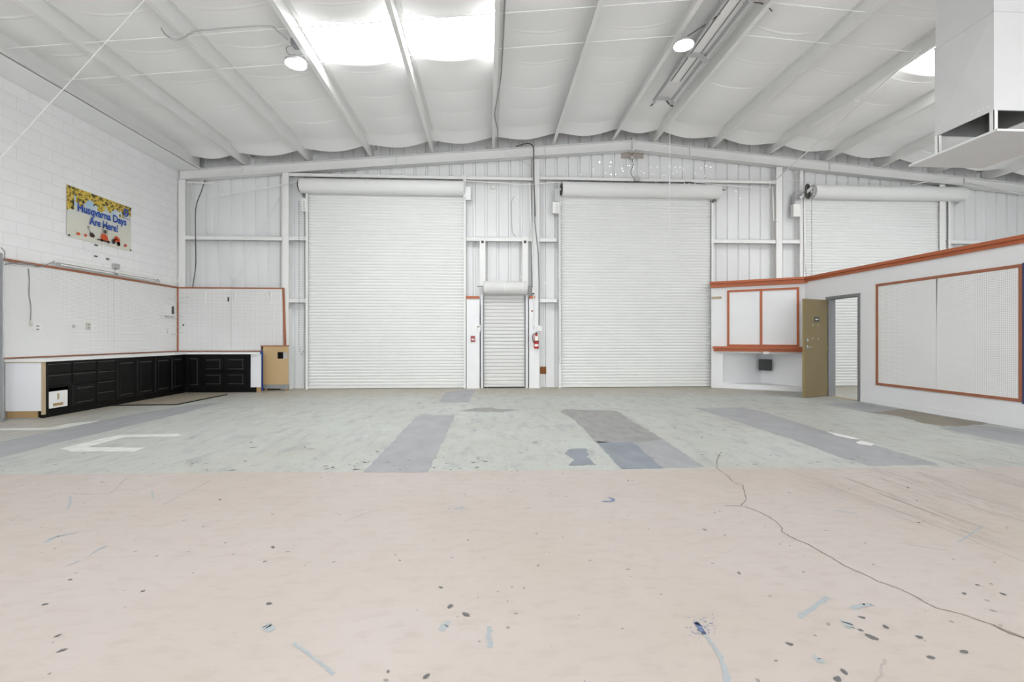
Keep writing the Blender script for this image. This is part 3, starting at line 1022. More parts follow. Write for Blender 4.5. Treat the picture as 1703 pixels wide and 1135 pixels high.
# chain wheel of the third shutter
w = thing('chain_hoist_wheel', 'dark spoked chain wheel at the left end of the third shutter roll', 'wheel', atY(1343, 317, D - .12))
wc = atY(1343.5, 318.5, D - .12)
mb = MB()
rim = [(wc.x + .03 * 0, wc.y + .165 * cos(2 * pi * k / 24) * .55, wc.z + .185 * sin(2 * pi * k / 24)) for k in range(25)]
rim = [(wc.x + .13 * cos(2 * pi * k / 24), wc.y + .10 * cos(2 * pi * k / 24), wc.z + .18 * sin(2 * pi * k / 24)) for k in range(25)]
mb.tube(rim, .024, 6, False)
mb.build('rim', 'gear', w)
for k in range(4):
    g_ = pi * k / 4 + .3
    MB().beam((wc.x + .12 * cos(g_), wc.y + .09 * cos(g_), wc.z + .17 * sin(g_)), (wc.x - .12 * cos(g_), wc.y - .09 * cos(g_), wc.z - .17 * sin(g_)), .02, .02).build('spoke', 'gear', w)
MB().lathe((wc.x, wc.y - .05, wc.z), [(.05, 0), (.05, .1)], 12, 'y').build('hub', 'gear', w)
mb = MB(); mb.beam(atY(1330, 330, D - .16), atY(1350, 312, D - .16), .03, .07); mb.build('bracket_arm', 'galv', w)
mb = MB()
chain(mb, [atY(1349.8, 322, D - .1), atY(1349.8, 400, D - .1), atY(1350, 453, D - .1), atY(1346, 461, D - .1), atY(1340, 455, D - .1), atY(1337, 400, D - .1), atY(1336, 330, D - .1)])
mb.build('chain', 'post_grey', w, kind='stuff')
p = atY(1318.5, 340, D - .03); q = atY(1330, 360.5, D - .03)
MB().box((p.x, D - .06, q.z), (q.x, D + .06, p.z)).build('control_box', 'plastic', d3)
p = atY(1321.5, 319.5, D - .03); q = atY(1331, 340, D - .03)
MB().box((p.x, D - .05, q.z), (q.x, D + .06, p.z)).build('spring_box', 'galv', d3)

# ---- the small shutter door in the middle
sa, sb = atY(805, 640, YC), atY(872, 640, YC)
d4 = thing('door_4', 'narrow white roller shutter door between the two large shutters', None, ((sa.x + sb.x) / 2, D, 0), None, 'structure')
p4 = .0915
me4 = slat_mesh(sb.x - sa.x, p4, 'shutter_grey', True)
zt4 = atY(838, 489, D)[2]
for k in range(int((zt4 - .09) / p4) + 1):
    put('slat', me4, d4, ((sa.x + sb.x) / 2, YC - .02, .09 + k * p4))
MB().box((sa.x, YC - .05, .035), (sb.x, YC, .09)).build('bottom_bar', 'shutter_grey', d4)
MB().box((sa.x + .1, YC - .06, .008), (sb.x - .13, YC - .01, .036)).build('bottom_seal', 'vent', d4)
for x in (sa.x - .015, sb.x + .015):
    MB().box((x - .015, D - .01, 0), (x + .015, YW - .1, zt4 - .05)).build('guide_rail', 'frame_grey', d4)
    MB().box((x - .06 if x < 0 else x + .018, D - .02, 0), (x - .018 if x < 0 else x + .07, D + .03, zt4 - .02)).build('jamb', 'drywall', d4)
rc4 = atY(840, 479, D - .1)
ra4, rb4 = atY(804, 479, D - .1), atY(877, 479, D - .1)
mb = MB(); mb.lathe((0, D - .1, rc4.z), [(.05, ra4.x), (.15, ra4.x), (.165, ra4.x + .02), (.165, rb4.x - .02), (.15, rb4.x), (.05, rb4.x)], 28, 'x')
mb.build('curtain_roll', 'shutter_grey', d4, smooth=True)
for px in (808.5, 838.5, 868.5):
    x = atY(px, 480, D - .1)[0]
    MB().lathe((x, D - .1, rc4.z), [(.163, -.012), (.171, -.01), (.171, .01), (.163, .012)], 28, 'x').build('roll_strap', 'shutter', d4)
for x in (ra4.x - .02, rb4.x + .02):
    mb = MB(); s = -1 if x < .4 else 1
    mb.prism([(x, D - .16, rc4.z + .03), (x, D + .05, rc4.z + .03), (x, D + .05, rc4.z - .35), (x, D - .04, rc4.z - .3)], (.012, 0, 0))
    mb.build('end_bracket', 'galv', d4)
mb = MB(); mb.tube([atY(793, 476.5, D - .1), atY(886, 477, D - .1)], .011, 8); mb.build('shaft', 'frame_grey', d4)
for (pa, pb, lab) in ((797.7, 807.2, 'left'), (868.6, 878, 'right')):
    a = atY(pa, 395, D - .02); b = atY(pb, 479, D - .02)
    t = thing('hanger_post', '%s white upright hanger with black bolt above the small shutter' % lab, 'post', ((a.x + b.x) / 2, D, b.z), 'shutter hangers')
    MB().box((a.x, D - .05, b.z), (b.x, D - .01, a.z)).build('channel', 'steel', t)
    c = atY((pa + pb) / 2, 402.5, D - .06)
    MB().lathe((c.x, D - .075, c.z), [(.024, 0), (.036, .012), (.036, .025)], 14, 'y').build('bolt', 'gear', t)

# ---- low white wall pieces either side of the small shutter with orange caps
for (xa, xb_, y0_, lab, cap) in ((776, 797.5, 497, 'narrow white wall panel left of small shutter with orange cap', (774.5, 797.5)), (880, 897, 497, 'narrow white wall panel behind the fire extinguisher with orange cap', (880, 889.5))):
    a = atY(xa, y0_, D - .04); b = atY(xb_, 646, D - .04)
    t = thing('wall_nib', lab, 'panel', ((a.x + b.x) / 2, D, 0))
    MB().box((a.x, D - .04, 0), (b.x, D - .002, a.z)).build('panel', 'drywall', t)
    c0_, c1_ = atY(cap[0], 493, D - .06), atY(cap[1], 497, D - .06)
    MB().box((c0_.x, D - .075, a.z + .001), (c1_.x, D - .002, a.z + .06)).build('cap', 'orange', t)

# ================================================================ partition (office) on the right
PX = 7.50
A0 = Vector((5.76, 11.50, 0)); A1 = Vector((PX, 10.42, 0))
dA = (A1 - A0).normalized(); nA = Vector((dA.y, -dA.x, 0))
if nA.y > 0: nA = -nA
HT = 2.66


def onA(x, y, off=0.0):
    r = Vector(ray(x, y)); o = Vector((0, 0, H)); base = A0 + nA * off
    t = (base - o).dot(nA) / r.dot(nA)
    return o + r * t


def boxA(mb, s0, s1, d0, d1, z0, z1):
    """box along the diagonal wall: s metres along it, d metres out of it"""
    P = []
    for z in (z0, z1):
        for (s, d) in ((s0, d0), (s1, d0), (s1, d1), (s0, d1)):
            q = A0 + dA * s + nA * d
            P.append((q.x, q.y, z))
    return mb.hexa(P)


def sA(x, y):
    q = onA(x, y); return (q - A0).dot(dA), q.z


LA = (A1 - A0).length
niche0, _ = sA(1202.5, 620); niche1, _ = sA(1333, 620)
niche1 = min(niche1, LA - .03)
nz0, nz1 = .12, sA(1265, 588)[1]
wa = thing('wall_partition_diagonal', 'short diagonal white partition wall with orange framed boards', None, (A0.x, A0.y, 0), None, 'structure')
mb = MB()
boxA(mb, 0, LA, -.1, 0, nz1, HT)
boxA(mb, 0, niche0, -.1, 0, 0, nz1)
boxA(mb, niche1, LA, -.1, 0, 0, nz1)
boxA(mb, niche0, niche1, -.1, .01, 0, nz0)
mb.build('wallboard', 'drywall', wa)
# niche interior: two inner faces of the corner behind
corner = Vector((PX - .12, YW - .35, 0))
mb = MB()
q0 = A0 + dA * niche0 - nA * .1; q1 = A0 + dA * niche1 - nA * .1
mid = (q0 + q1) / 2 - nA * .62 - dA * 0.0
for a, b in ((q0, mid), (mid, q1)):
    mb.add([(a.x, a.y, nz0), (b.x, b.y, nz0), (b.x, b.y, nz1 + .02), (a.x, a.y, nz1 + .02)], [(0, 1, 2, 3)])
mb.add([(q0.x, q0.y, nz0), (q1.x, q1.y, nz0), (mid.x, mid.y, nz0)], [(0, 1, 2)])
mb.add([(q0.x, q0.y, nz1 + .01), (q1.x, q1.y, nz1 + .01), (mid.x, mid.y, nz1 + .01)], [(0, 1, 2)])
mb.build('niche_lining', 'drywall', wa)
# wall along the side
yd0, yd1 = atX(1376.5, 600, PX)[1], atX(1427.5, 600, PX)[1]     # door opening (far, near)
zdoor = 2.13
ws = thing('wall_partition_side', 'long white office partition wall with door and framed pegboard', None, (PX, 8, 0), None, 'structure')
mb = MB()
mb.box((PX, yd0, 0), (PX + .12, A1.y + .02, HT)).box((PX, yd1, zdoor), (PX + .12, yd0, HT)).box((PX, 1.5, 0), (PX + .12, yd1, HT))
mb.build('wallboard', 'drywall', ws)
MB().box((PX - .012, 1.5, 0), (PX, yd1 - .06, .1)).build('baseboard', 'drywall', ws)
# caps: stepped orange mouldings
c = thing('trim_1', 'orange stepped cap moulding along the long partition top', None, (PX, 6, HT), None, 'structure')
MB().box((PX - .05, 1.5, HT - .05), (PX + .15, A1.y - .02, HT + .005)).build('lower_board', 'orange', c)
MB().box((PX - .085, 1.5, HT + .005), (PX + .17, A1.y - .0, HT + .06)).build('upper_board', 'orange', c)
c = thing('trim_2', 'orange stepped cap moulding on top of the diagonal partition', None, (A0.x, A0.y, HT), None, 'structure')
mb = MB(); boxA(mb, 0, LA + .13, -.12, .08, HT - .085, HT + .012); mb.build('lower_board', 'orange', c)
mb = MB(); boxA(mb, -.02, LA + .17, -.14, .13, HT + .012, HT + .065); mb.build('upper_board', 'orange', c)
# orange framed display boards
f0, zf1 = sA(1209.5, 484); f1, zf1b = sA(1329, 477.5)
f0b, zf0 = sA(1209.5, 575)
fm, _ = sA(1265.5, 520)
f1 = min(f1, LA - .06)
zf1 = (zf1 + zf1b) / 2
t = thing('framed_board', 'pair of blank white boards in an orange frame on the diagonal wall', 'board', (A0.x + dA.x, A0.y + dA.y, zf0))
for (s0, s1) in ((f0, fm), (fm, f1)):
    mb = MB(); boxA(mb, s0 + .03, s1 - .03, 0, .012, zf0 + .02, zf1 - .03); mb.build('blank_panel', 'drywall', t)
for s in (f0, fm - .02, f1 - .05):
    mb = MB(); boxA(mb, s, s + .05, 0, .028, zf0, zf1); mb.build('stile', 'orange', t)
mb = MB(); boxA(mb, f0, f1, 0, .03, zf1 - .05, zf1); mb.build('rail', 'orange', t)
mb = MB(); boxA(mb, f0, f1, 0, .03, zf0 - .02, zf0 + .03); mb.build('rail', 'orange', t)
# counter shelf
s0, zs1 = sA(1186, 577); s1 = LA - .03
t = thing('wall_shelf', 'orange ledge shelf below the framed boards on the diagonal wall', 'shelf', (A0.x + dA.x, A0.y + dA.y, zf0 - .14))
mb = MB(); boxA(mb, s0, s1, .002, .16, zf0 - .075, zf0 - .022); mb.build('top_board', 'orange', t)
mb = MB(); boxA(mb, s0 + .02, s1, .002, .12, zf0 - .145, zf0 - .076); mb.build('apron', 'orange', t)
q = onA(1274, 588, .125)
s_, z_ = sA(1274, 587)
mb = MB(); boxA(mb, s_ - .06, s_ + .06, .121, .128, zf0 - .20, zf0 - .14)
tag(mb.build('price_tag', 'paper'), 'small white paper tag under the orange ledge', 'tag')
mb = MB(); boxA(mb, niche0 - .03, niche1 + .03, .002, .03, nz1 + .0, nz1 + .05)
tag(mb.build('niche_rail', 'drywall'), 'white rail along the top of the niche', 'rail')
# grey vent in the niche
vc = mid + nA * .12
t = thing('wall_vent', 'dark grey square vent inside the niche under the orange ledge', 'vent', (vc.x, vc.y, .55))
v0 = onA(1262, 598, -.45); v1 = onA(1284, 617, -.45)
P0 = Vector((v0.x, v0.y, v1.z)); P1 = Vector((v1.x, v1.y, v1.z))
mb = MB(); mb.hexa([P0, P1, P1 - nA * .2, P0 - nA * .2] + [Vector((p.x, p.y, v0.z)) for p in (P0, P1, P1 - nA * .2, P0 - nA * .2)]); mb.build('housing', 'vent', t)
for k in range(5):
    z = v1.z + (v0.z - v1.z) * (k + .5) / 5
    mb = MB(); mb.beam(Vector((P0.x, P0.y, z)) + nA * .004, Vector((P1.x, P1.y, z)) + nA * .004, .008, .012); mb.build('louvre', 'vent', t)
# little wooden cleat on the back wall left of the boards
a, b = onA(1183.5, 494, .0), onA(1200, 497.5, .0)
mb = MB(); mb.beam((a.x, a.y, a.z), (b.x, b.y, a.z), .03, .05)
s0_, _ = sA(1183.5, 496); s1_, _ = sA(1200, 496)
mb = MB(); boxA(mb, s0_, s1_, 0, .02, a.z - .06, a.z)
tag(mb.build('wooden_cleat', 'wood_edge'), 'small bare wooden cleat left of the framed boards', 'cleat')

# grey door frame and the open olive door
fr = thing('door_frame', 'grey steel door frame in the long partition', 'door frame', (PX + .06, (yd0 + yd1) / 2, 0))
for y, nm in ((yd0, 1), (yd1, -1)):
    MB().box((PX - .02, y - .05 if nm > 0 else y, 0), (PX + .14, y + .04 if nm > 0 else y - .05, zdoor - .001)).build('jamb', 'frame_grey', fr)
MB().box((PX - .02, yd1 - .05, zdoor), (PX + .14, yd0 + .04, zdoor + .06)).build('head', 'frame_grey', fr)
MB().box((PX - .02, yd1, 0), (PX + .14, yd0 - .05, .006)).build('threshold', 'wood_edge', fr)
hg = Vector((PX - .03, yd0 - .03, 0))
wd = Vector((-.925, -.38, 0)).normalized(); nd = Vector((wd.y, -wd.x, 0))
if nd.y > 0: nd = -nd
WD = .80
dr = thing('door_5', 'olive brown office door standing open', None, hg, None, 'structure')


def boxD(mb, s0, s1, d0, d1, z0, z1):
    P = []
    for z in (z0, z1):
        for (s, d) in ((s0, d0), (s1, d0), (s1, d1), (s0, d1)):
            q = hg + wd * s + nd * d
            P.append((q.x, q.y, z))
    return mb.hexa(P)


def onD(x, y, off=0.0):
    r = Vector(ray(x, y)); o = Vector((0, 0, H)); base = hg + nd * off
    t_ = (base - o).dot(nd) / r.dot(nd)
    q = o + r * t_
    return (q - hg).dot(wd), q.z


mb = MB(); boxD(mb, 0, WD, -.045, 0, .012, zdoor - .01); mb.build('leaf', 'olive', dr)
mb = MB(); boxD(mb, WD, WD + .003, -.045, 0, .012, zdoor - .01); mb.build('leaf_edge', 'olive_edge', dr)
s, z = onD(1358, 531.5)
mb = MB(); boxD(mb, s - .08, s + .08, .0, .006, z - .05, z + .05); pl = mb.build('name_plate', 'vent', dr)
mb = MB(); boxD(mb, s - .05, s + .05, .006, .008, z - .012, z + .012); mb.build('lettering', 'paper', pl)
for (x, y) in ((1351.5, 541.5), (1361, 541.5), (1351.5, 563.5), (1361, 564)):
    s, z = onD(x, y)
    mb = MB(); boxD(mb, s - .016, s + .016, 0, .003, z - .02, z + .02); mb.build('filler_patch', 'wood_edge', dr)
s, z = onD(1341.5, 566)
q = hg + wd * s + nd * .0
mb = MB(); mb.tube([q, q + nd * .02], .033, 16); mb.tube([q + nd * .02, q + nd * .03], .018, 12); mb.build('deadbolt', 'chrome', dr)
s, z2 = onD(1342, 577.5)
q2 = hg + wd * s
for qq, zz in ((q, z),):
    pass
mb = MB()
q2 = Vector((q2.x, q2.y, z2))
mb.tube([q2, q2 + nd * .012], .036, 16); mb.tube([q2 + nd * .012, q2 + nd * .05], .013, 10)
mb.tube([q2 + nd * .05 + wd * .005, q2 + nd * .052 - wd * .06, q2 + nd * .045 - wd * .12], .011, 10)
mb.build('lever_handle', 'chrome', dr)
# move deadbolt to its height
db = [c_ for c_ in dr.children if c_.name.startswith('deadbolt')][0]
db.location.z += z
for zz in (.25, 1.05, 1.9):
    MB().tube([(hg.x + .006, hg.y, zz - .05), (hg.x + .006, hg.y, zz + .05)], .009, 8).build('hinge', 'olive_edge', dr)


# ---- pegboards (sheets and painted strips as parts)
def strip(mb, a, b, w, up):
    return mb.beam(a, b, w, .018, up)


ya, yb_ = atX(1456, 550, PX - .028)[1], atX(1699.5, 550, PX - .028)[1]
zt = atX(1456, 473, PX)[2]; zbm = atX(1456, 641, PX)[2]
zt2 = atX(1699, 440, PX)[2]; zbm2 = atX(1699, 668, PX)[2]
zt = (zt + zt2) / 2; zbm = (zbm + zbm2) / 2
ys = atX(1558.5, 550, PX)[1]
t = thing('pegboard', 'large pegboard in an orange frame on the long partition wall', 'pegboard', (PX - .01, (ya + yb_) / 2, zbm))
MB().box((PX - .012, ys + .004, zbm + .01), (PX - .0005, ya - .01, zt - .01)).build('sheet', 'peg_yz', t)
MB().box((PX - .017, yb_ + .01, zbm + .01), (PX - .0005, ys - .003, zt - .01)).build('sheet', 'peg_yz', t)
MB().prism([(PX - .0172, ys - .004, zt - .05), (PX - .0172, ys - .022, zt - .05), (PX - .0172, ys - .006, zbm + (zt - zbm) * .55)], (-.001, 0, 0)).build('open_seam', 'vent', t)
for y in (ya, yb_ + .045):
    MB().box((PX - .026, y - .045, zbm), (PX - .0005, y, zt)).build('frame_stile', 'orange_trim', t)
for z in (zt - .045, zbm):
    MB().box((PX - .028, yb_, z), (PX - .0005, ya, z + .045)).build('frame_rail', 'orange_trim', t)
tag(MB().box((PX - .03, yb_ - .12, zbm - .02), (PX - .0005, yb_ - .004, zt + .01)).build('blue_board', 'blue_dark'), 'dark blue board edge right of the framed pegboard', 'board')

# pegboard on the block wall and the one beside it on the back wall
zp0, zp1 = .965, 2.50
yP0 = 7.60
ysm = atX(187, 520, XL)[1]
t = thing('pegboard', 'long pegboard on the block wall above the worktop', 'pegboard', (XL + .02, 9.6, zp0))
for (y0_, y1_) in ((yP0, ysm - .002), (ysm + .002, D - .02)):
    MB().box((XL + .001, y0_, zp0), (XL + .02, y1_, zp1)).build('sheet', 'peg_yz', t)
MB().box((XL + .001, yP0, zp1), (XL + .035, D - .02, zp1 + .04)).build('top_strip', 'orange_trim', t)
MB().box((XL + .001, yP0, zp0 - .015), (XL + .026, D - .02, zp0 + .005)).build('bottom_strip', 'orange_trim', t)
px1 = atY(470, 480, D - .04)[0]
xw = atY(433.5, 590, D - .04)[0]
zn = atY(452, 575, D - .04)[2]
t = thing('pegboard', 'pegboard on the back wall in the corner, with an orange right edge', 'pegboard', (-6.3, D - .02, zp0))
xs_ = atY(384, 540, D - .04)[0]
MB().box((XL + .04, D - .03, zp0), (xs_ - .002, D - .012, zp1)).build('sheet', 'peg_xz', t)
MB().prism([(xs_ + .002, D - .03, zp0), (xw, D - .03, zp0), (xw, D - .03, zn), (px1, D - .03, zn), (px1, D - .03, zp1), (xs_ + .002, D - .03, zp1)], (0, .018, 0)).build('sheet', 'peg_xz', t)
MB().box((XL + .04, D - .045, zp1), (px1 + .03, D - .012, zp1 + .035)).build('top_strip', 'orange_trim', t)
MB().hexa([(px1 + .03, D - .045, zn), (px1 + .08, D - .045, zn), (px1 + .08, D - .012, zn), (px1 + .03, D - .012, zn), (px1 - .01, D - .045, zp1), (px1 + .035, D - .045, zp1), (px1 + .035, D - .012, zp1), (px1 - .01, D - .012, zp1)]).build('side_strip', 'orange_trim', t)
MB().box((XL + .02, D - .05, zp0), (XL + .05, D - .012, zp1)).build('corner_strip', 'orange_trim', t)
MB().box((XL + .04, D - .045, zp0 - .015), (xw, D - .012, zp0 + .005)).build('bottom_strip', 'orange_trim', t)

# ================================================================ base cabinets in the corner
FX, FY = -7.05, 11.02          # front faces of the two runs
CT, CB, TK = .90, .10, .0
Y0 = 7.60


def yF(px): return atX(px, 620, FX)[1]
def xF(px): return atY(px, 620, FY)[0]


def front_panel(axis, u0, u1, z0, z1, nm, parent, panel=True, m='black', off=0.0):
    """drawer or door front with bevelled edge; panel = raised centre field framed by a groove"""
    def P(u, d, z):
        return (FX + d, u, z) if axis == 'y' else (u, FY - d, z)

    def slab(mb, a0, a1, b0, b1, d0, d1, ch):
        p = [P(a0, d0, b0), P(a1, d0, b0), P(a1, d0, b1), P(a0, d0, b1), P(a0 + ch, d1, b0 + ch), P(a1 - ch, d1, b0 + ch), P(a1 - ch, d1, b1 - ch), P(a0 + ch, d1, b1 - ch)]
        mb.hexa(p)
    mb = MB()
    slab(mb, u0, u1, z0, z1, .0005 + off, .02 + off, .008)
    o = mb.build(nm, m, parent)
    if panel:
        r = min(.07, (u1 - u0) * .2, (z1 - z0) * .2)
        mb = MB(); slab(mb, u0 + r, u1 - r, z0 + r, z1 - r, .02 + off, .027 + off, .018); mb.build('raised_field', m, o)
        e = .006
        for (a, b) in (((u0 + r - e, z0 + r - e), (u1 - r + e, z0 + r - e)), ((u0 + r - e, z1 - r + e), (u1 - r + e, z1 - r + e))):
            MB().beam(P(a[0], .021 + off, a[1]), P(b[0], .021 + off, b[1]), .006, .006).build('pale_edge', 'edge_grey', o)
    else:
        mb = MB(); mb.beam(P(u0 + .008, .019 + off, z1 - .006), P(u1 - .008, .019 + off, z1 - .006), .008, .006); mb.build('pale_edge', 'edge_grey', o)
    return o


def carcass_y(t, y0, y1, openfront=None):
    mb = MB()
    mb.box((XL + .03, y0, CB), (FX, y0 + .018, CT)).box((XL + .03, y1 - .018, CB), (FX, y1, CT))
    mb.box((XL + .03, y0 + .018, CB), (FX - .0, y1 - .018, CB + .018)).box((XL + .03, y0 + .018, CT - .02), (FX, y1 - .018, CT))
    mb.box((XL + .03, y0 + .018, CB + .018), (XL + .036, y1 - .018, CT - .02))
    if openfront is None:
        mb.box((FX - .02, y0 + .018, CB + .018), (FX, y1 - .018, CT - .02))
    else:
        mb.box((FX - .02, y0 + .018, openfront), (FX, y1 - .018, CT - .02))
        mb.box((FX - .02, y0 + .018, CB + .018), (FX, y0 + .05, openfront)).box((FX - .02, y1 - .05, CB + .018), (FX, y1 - .018, openfront))
    mb.build('carcass', 'black', t)
    MB().box((XL + .06, y0, 0), (FX - .05, y1, CB - .001)).build('toe_kick', 'black', t)


def unit(label, y0, y1, openfront=None):
    t = thing('base_cabinet', label, 'cabinet', ((XL + FX) / 2, (y0 + y1) / 2, 0), 'black base cabinets')
    carcass_y(t, y0, y1, openfront)
    return t


e = [yF(p) for p in (69.5, 118.5, 159.5, 191.5, 256)]
e[0] = Y0 + .04
t = unit('black base cabinet at the open end, its lowest drawer front missing', e[0], e[1], .47)
u0, u1 = max(yF(74), e[0] + .012), yF(117)
front_panel('y', u0, u1, .705, .862, 'drawer_front', t, False)
front_panel('y', u0, u1, .50, .675, 'drawer_front', t, False)
dbx = MB().box((FX - .035, u0 + .03, .14), (FX - .01, u1 - .04, .41)).build('bare_drawer_box', 'laminate', t)
MB().box((FX - .0095, u0 + .12, .17), (FX - .008, u1 - .12, .215)).build('torn_patch', 'wood', dbx)
MB().box((FX - .0095, (u0 + u1) / 2 - .015, .27), (FX - .008, (u0 + u1) / 2 + .02, .37)).build('glue_mark', 'wood_edge', dbx)
t = unit('black base cabinet with two drawers above one deep panelled front', e[1], e[2])
u0, u1 = yF(120), yF(158)
front_panel('y', u0, u1, .705, .862, 'drawer_front', t, False)
front_panel('y', u0, u1, .505, .675, 'drawer_front', t, False)
front_panel('y', u0, u1, .115, .482, 'deep_front', t, True)
t = unit('black base cabinet with a stack of four narrow drawers', e[2], e[3])
u0, u1 = yF(161), yF(190.5)
for k in range(4):
    front_panel('y', u0, u1, .115 + k * .19, .29 + k * .19, 'drawer_front', t, False)
t = unit('black two door base cabinet next to the four drawer stack', e[3], e[4])
front_panel('y', yF(193), yF(224), .125, .862, 'door', t)
front_panel('y', yF(227), yF(254.5), .125, .862, 'door', t)
t = unit('black two door base cabinet running into the corner', e[4], FY - .002)
front_panel('y', yF(257.5), yF(282), .125, .862, 'door', t)
front_panel('y', yF(285), min(yF(303), FY - .03), .125, .862, 'door', t)
# back run
xe = [FX + .0, xF(336), xF(416)]


def unit_x(label, x0, x1):
    t = thing('base_cabinet', label, 'cabinet', ((x0 + x1) / 2, (FY + D) / 2, 0), 'black base cabinets')
    MB().box((x0, FY, CB), (x1, D - .05, CT)).build('carcass', 'black', t)
    MB().box((x0, FY + .05, 0), (x1, D - .05, CB - .001)).build('toe_kick', 'black', t)
    return t


t = unit_x('narrow black base cabinet with a single door in the corner', xe[0] + .003, xe[1])
front_panel('x', xF(313.5), xF(334), .14, .85, 'door', t)
t = unit_x('wide black base cabinet with four panelled drawer fronts on the back run', xe[1], xe[2])
for (p0, p1) in ((338.5, 372), (375.5, 410)):
    front_panel('x', xF(p0), xF(p1), .50, .83, 'drawer_front', t)
    front_panel('x', xF(p0), xF(p1), .15, .475, 'drawer_front', t)
# end panels
t = thing('end_panel', 'tall white end panel closing the near end of the cabinets', 'panel', (-7.3, Y0, 0))
xe0 = atY(68, 640, Y0)[0]
MB().box((XL + .03, Y0, .12), (FX - .03, Y0 + .036, CT)).build('white_board', 'melamine', t)
MB().box((FX - .03, Y0 - .002, .06), (FX + .005, Y0 + .036, CT)).build('raw_edge_strip', 'wood_edge', t)
MB().box((XL + .04, Y0 + .012, .0), (FX - .10, Y0 + .034, .119)).build('toe_board', 'wood', t)
MB().box((XL + .03, Y0 - .012, CT - .012), (FX + .0, Y0 - .002, CT + .02)).build('raw_top_edge', 'wood_edge', t)
x2, x3 = xe[2] + .003, xF(433)
t = thing('end_panel', 'white filler panel between the black drawers and the tan box', 'panel', ((x2 + x3) / 2, FY, 0))
MB().box((x2, FY + .02, .12), (x3, FY + .045, CT)).build('white_board', 'melamine', t)
MB().box((x2 + .13, FY + .03, 0), (x3 - .01, FY + .07, .119)).build('toe_block', 'wood', t)
MB().box((x2, FY + .03, 0), (x2 + .12, FY + .06, .119)).build('toe_board', 'black', t)
# tan box with blue post
yb0 = FY + .36
bx0, bx1 = atY(437.5, 600, yb0)[0], atY(479.5, 600, yb0)[0]
t = thing('tan_box', 'tan hardboard counter end with a square cutout and blue side', 'counter', ((bx0 + bx1) / 2, yb0 + .15, 0))
zz0, zz1 = atY(458, 640, yb0)[2], atY(458, 576.5, yb0)[2]
hx0, hx1 = atY(461.5, 590, yb0)[0], atY(478, 590, yb0)[0]
hz0, hz1 = atY(470, 597, yb0)[2], atY(470, 586, yb0)[2]
mb = MB()
mb.box((bx0, yb0, zz0), (hx0, yb0 + .012, zz1)).box((hx1, yb0, zz0), (bx1, yb0 + .012, zz1)).box((hx0, yb0, zz0), (hx1, yb0 + .012, hz0)).box((hx0, yb0, hz1), (hx1, yb0 + .012, zz1))
mb.build('front_board', 'tan', t)
MB().box((bx0, yb0 + .12, zz0), (bx1 - .1, yb0 + .135, zz1 - .02)).build('cutout_shade', 'dark', t)  # near-black sheet stands in for the shade behind the cutout
MB().box((bx1 - .13, yb0 + .02, zz0), (bx1 - .02, yb0 + .06, zz1 - .02)).build('stud', 'galv', t)
MB().box((bx0 - .06, yb0 - .01, 0), (bx0 - .004, D - .06, zz1 - .12)).build('blue_side', 'blue', t)
MB().box((bx0 - .06, yb0 - .015, zz1 + .0), (bx1 - .05, D - .06, zz1 + .022)).build('top_edge', 'orange_trim', t)
MB().box((bx0, yb0 + .01, .05), (bx1, yb0 + .05, zz0 - .001)).build('kick_rail', 'post_grey', t)
for x in (bx0 + .03, bx1 - .06):
    MB().box((x, yb0 + .02, 0), (x + .04, yb0 + .1, .05)).build('foot_block', 'wood', t)

# worktop: one continuous L
mb = MB()
mb.prism([(XL + .03, Y0 - .015, CT + .001), (FX + .03, Y0 - .015, CT + .001), (FX + .03, FY - .03, CT + .001), (x3 + .0, FY - .03, CT + .001), (bx0 - .07, yb0 - .02, CT + .001), (bx0 - .07, D - .05, CT + .001), (XL + .03, D - .05, CT + .001)], (0, 0, .04))
tag(mb.build('worktop', 'laminate'), 'continuous white laminate worktop over the black cabinets', 'worktop')
# black edging strip on the floor
mb = MB()
P = [atZ(175, 675.5), atZ(293, 674), atZ(377, 657.3)]
for a, b in zip(P[:-1], P[1:]):
    mb.beam((a.x, a.y, .008), (b.x, b.y, .008), .035, .016)
tag(mb.build('mat_edging', 'black'), 'thin black L shaped edging strip lying on the floor before the cabinets', 'edging')
# grey post at the left edge and a scrap on the floor
t = thing('steel_post', 'worn grey steel post at the near end of the block wall pegboard', 'post', (-7.45, 7.34, 0))
xp1 = atY(4.5, 550, 7.38)[0]
MB().box((xp1 - .09, 7.30, .0), (xp1, 7.38, 2.58)).build('upright', 'post_grey', t)
MB().box((xp1 - .12, 7.26, 0), (xp1 + .03, 7.42, .012)).build('base_plate', 'post_grey', t)
for z in (.6, 1.2, 1.9):
    MB().box((xp1 - .092, 7.296, z), (xp1 + .004, 7.31, z + .05)).build('clip', 'galv', t)
a, b = atZ(5, 699), atZ(75, 695)
mb = MB(); mb.prism([(a.x, a.y - .02, .001), (b.x - .05, b.y - .12, .001), (b.x, b.y + .02, .001), (a.x + .05, a.y + .08, .001)], (0, 0, .012))
tag(mb.build('floor_scrap', 'post_grey'), 'flat grey scrap of sheet on floor by the cabinet end', 'scrap')

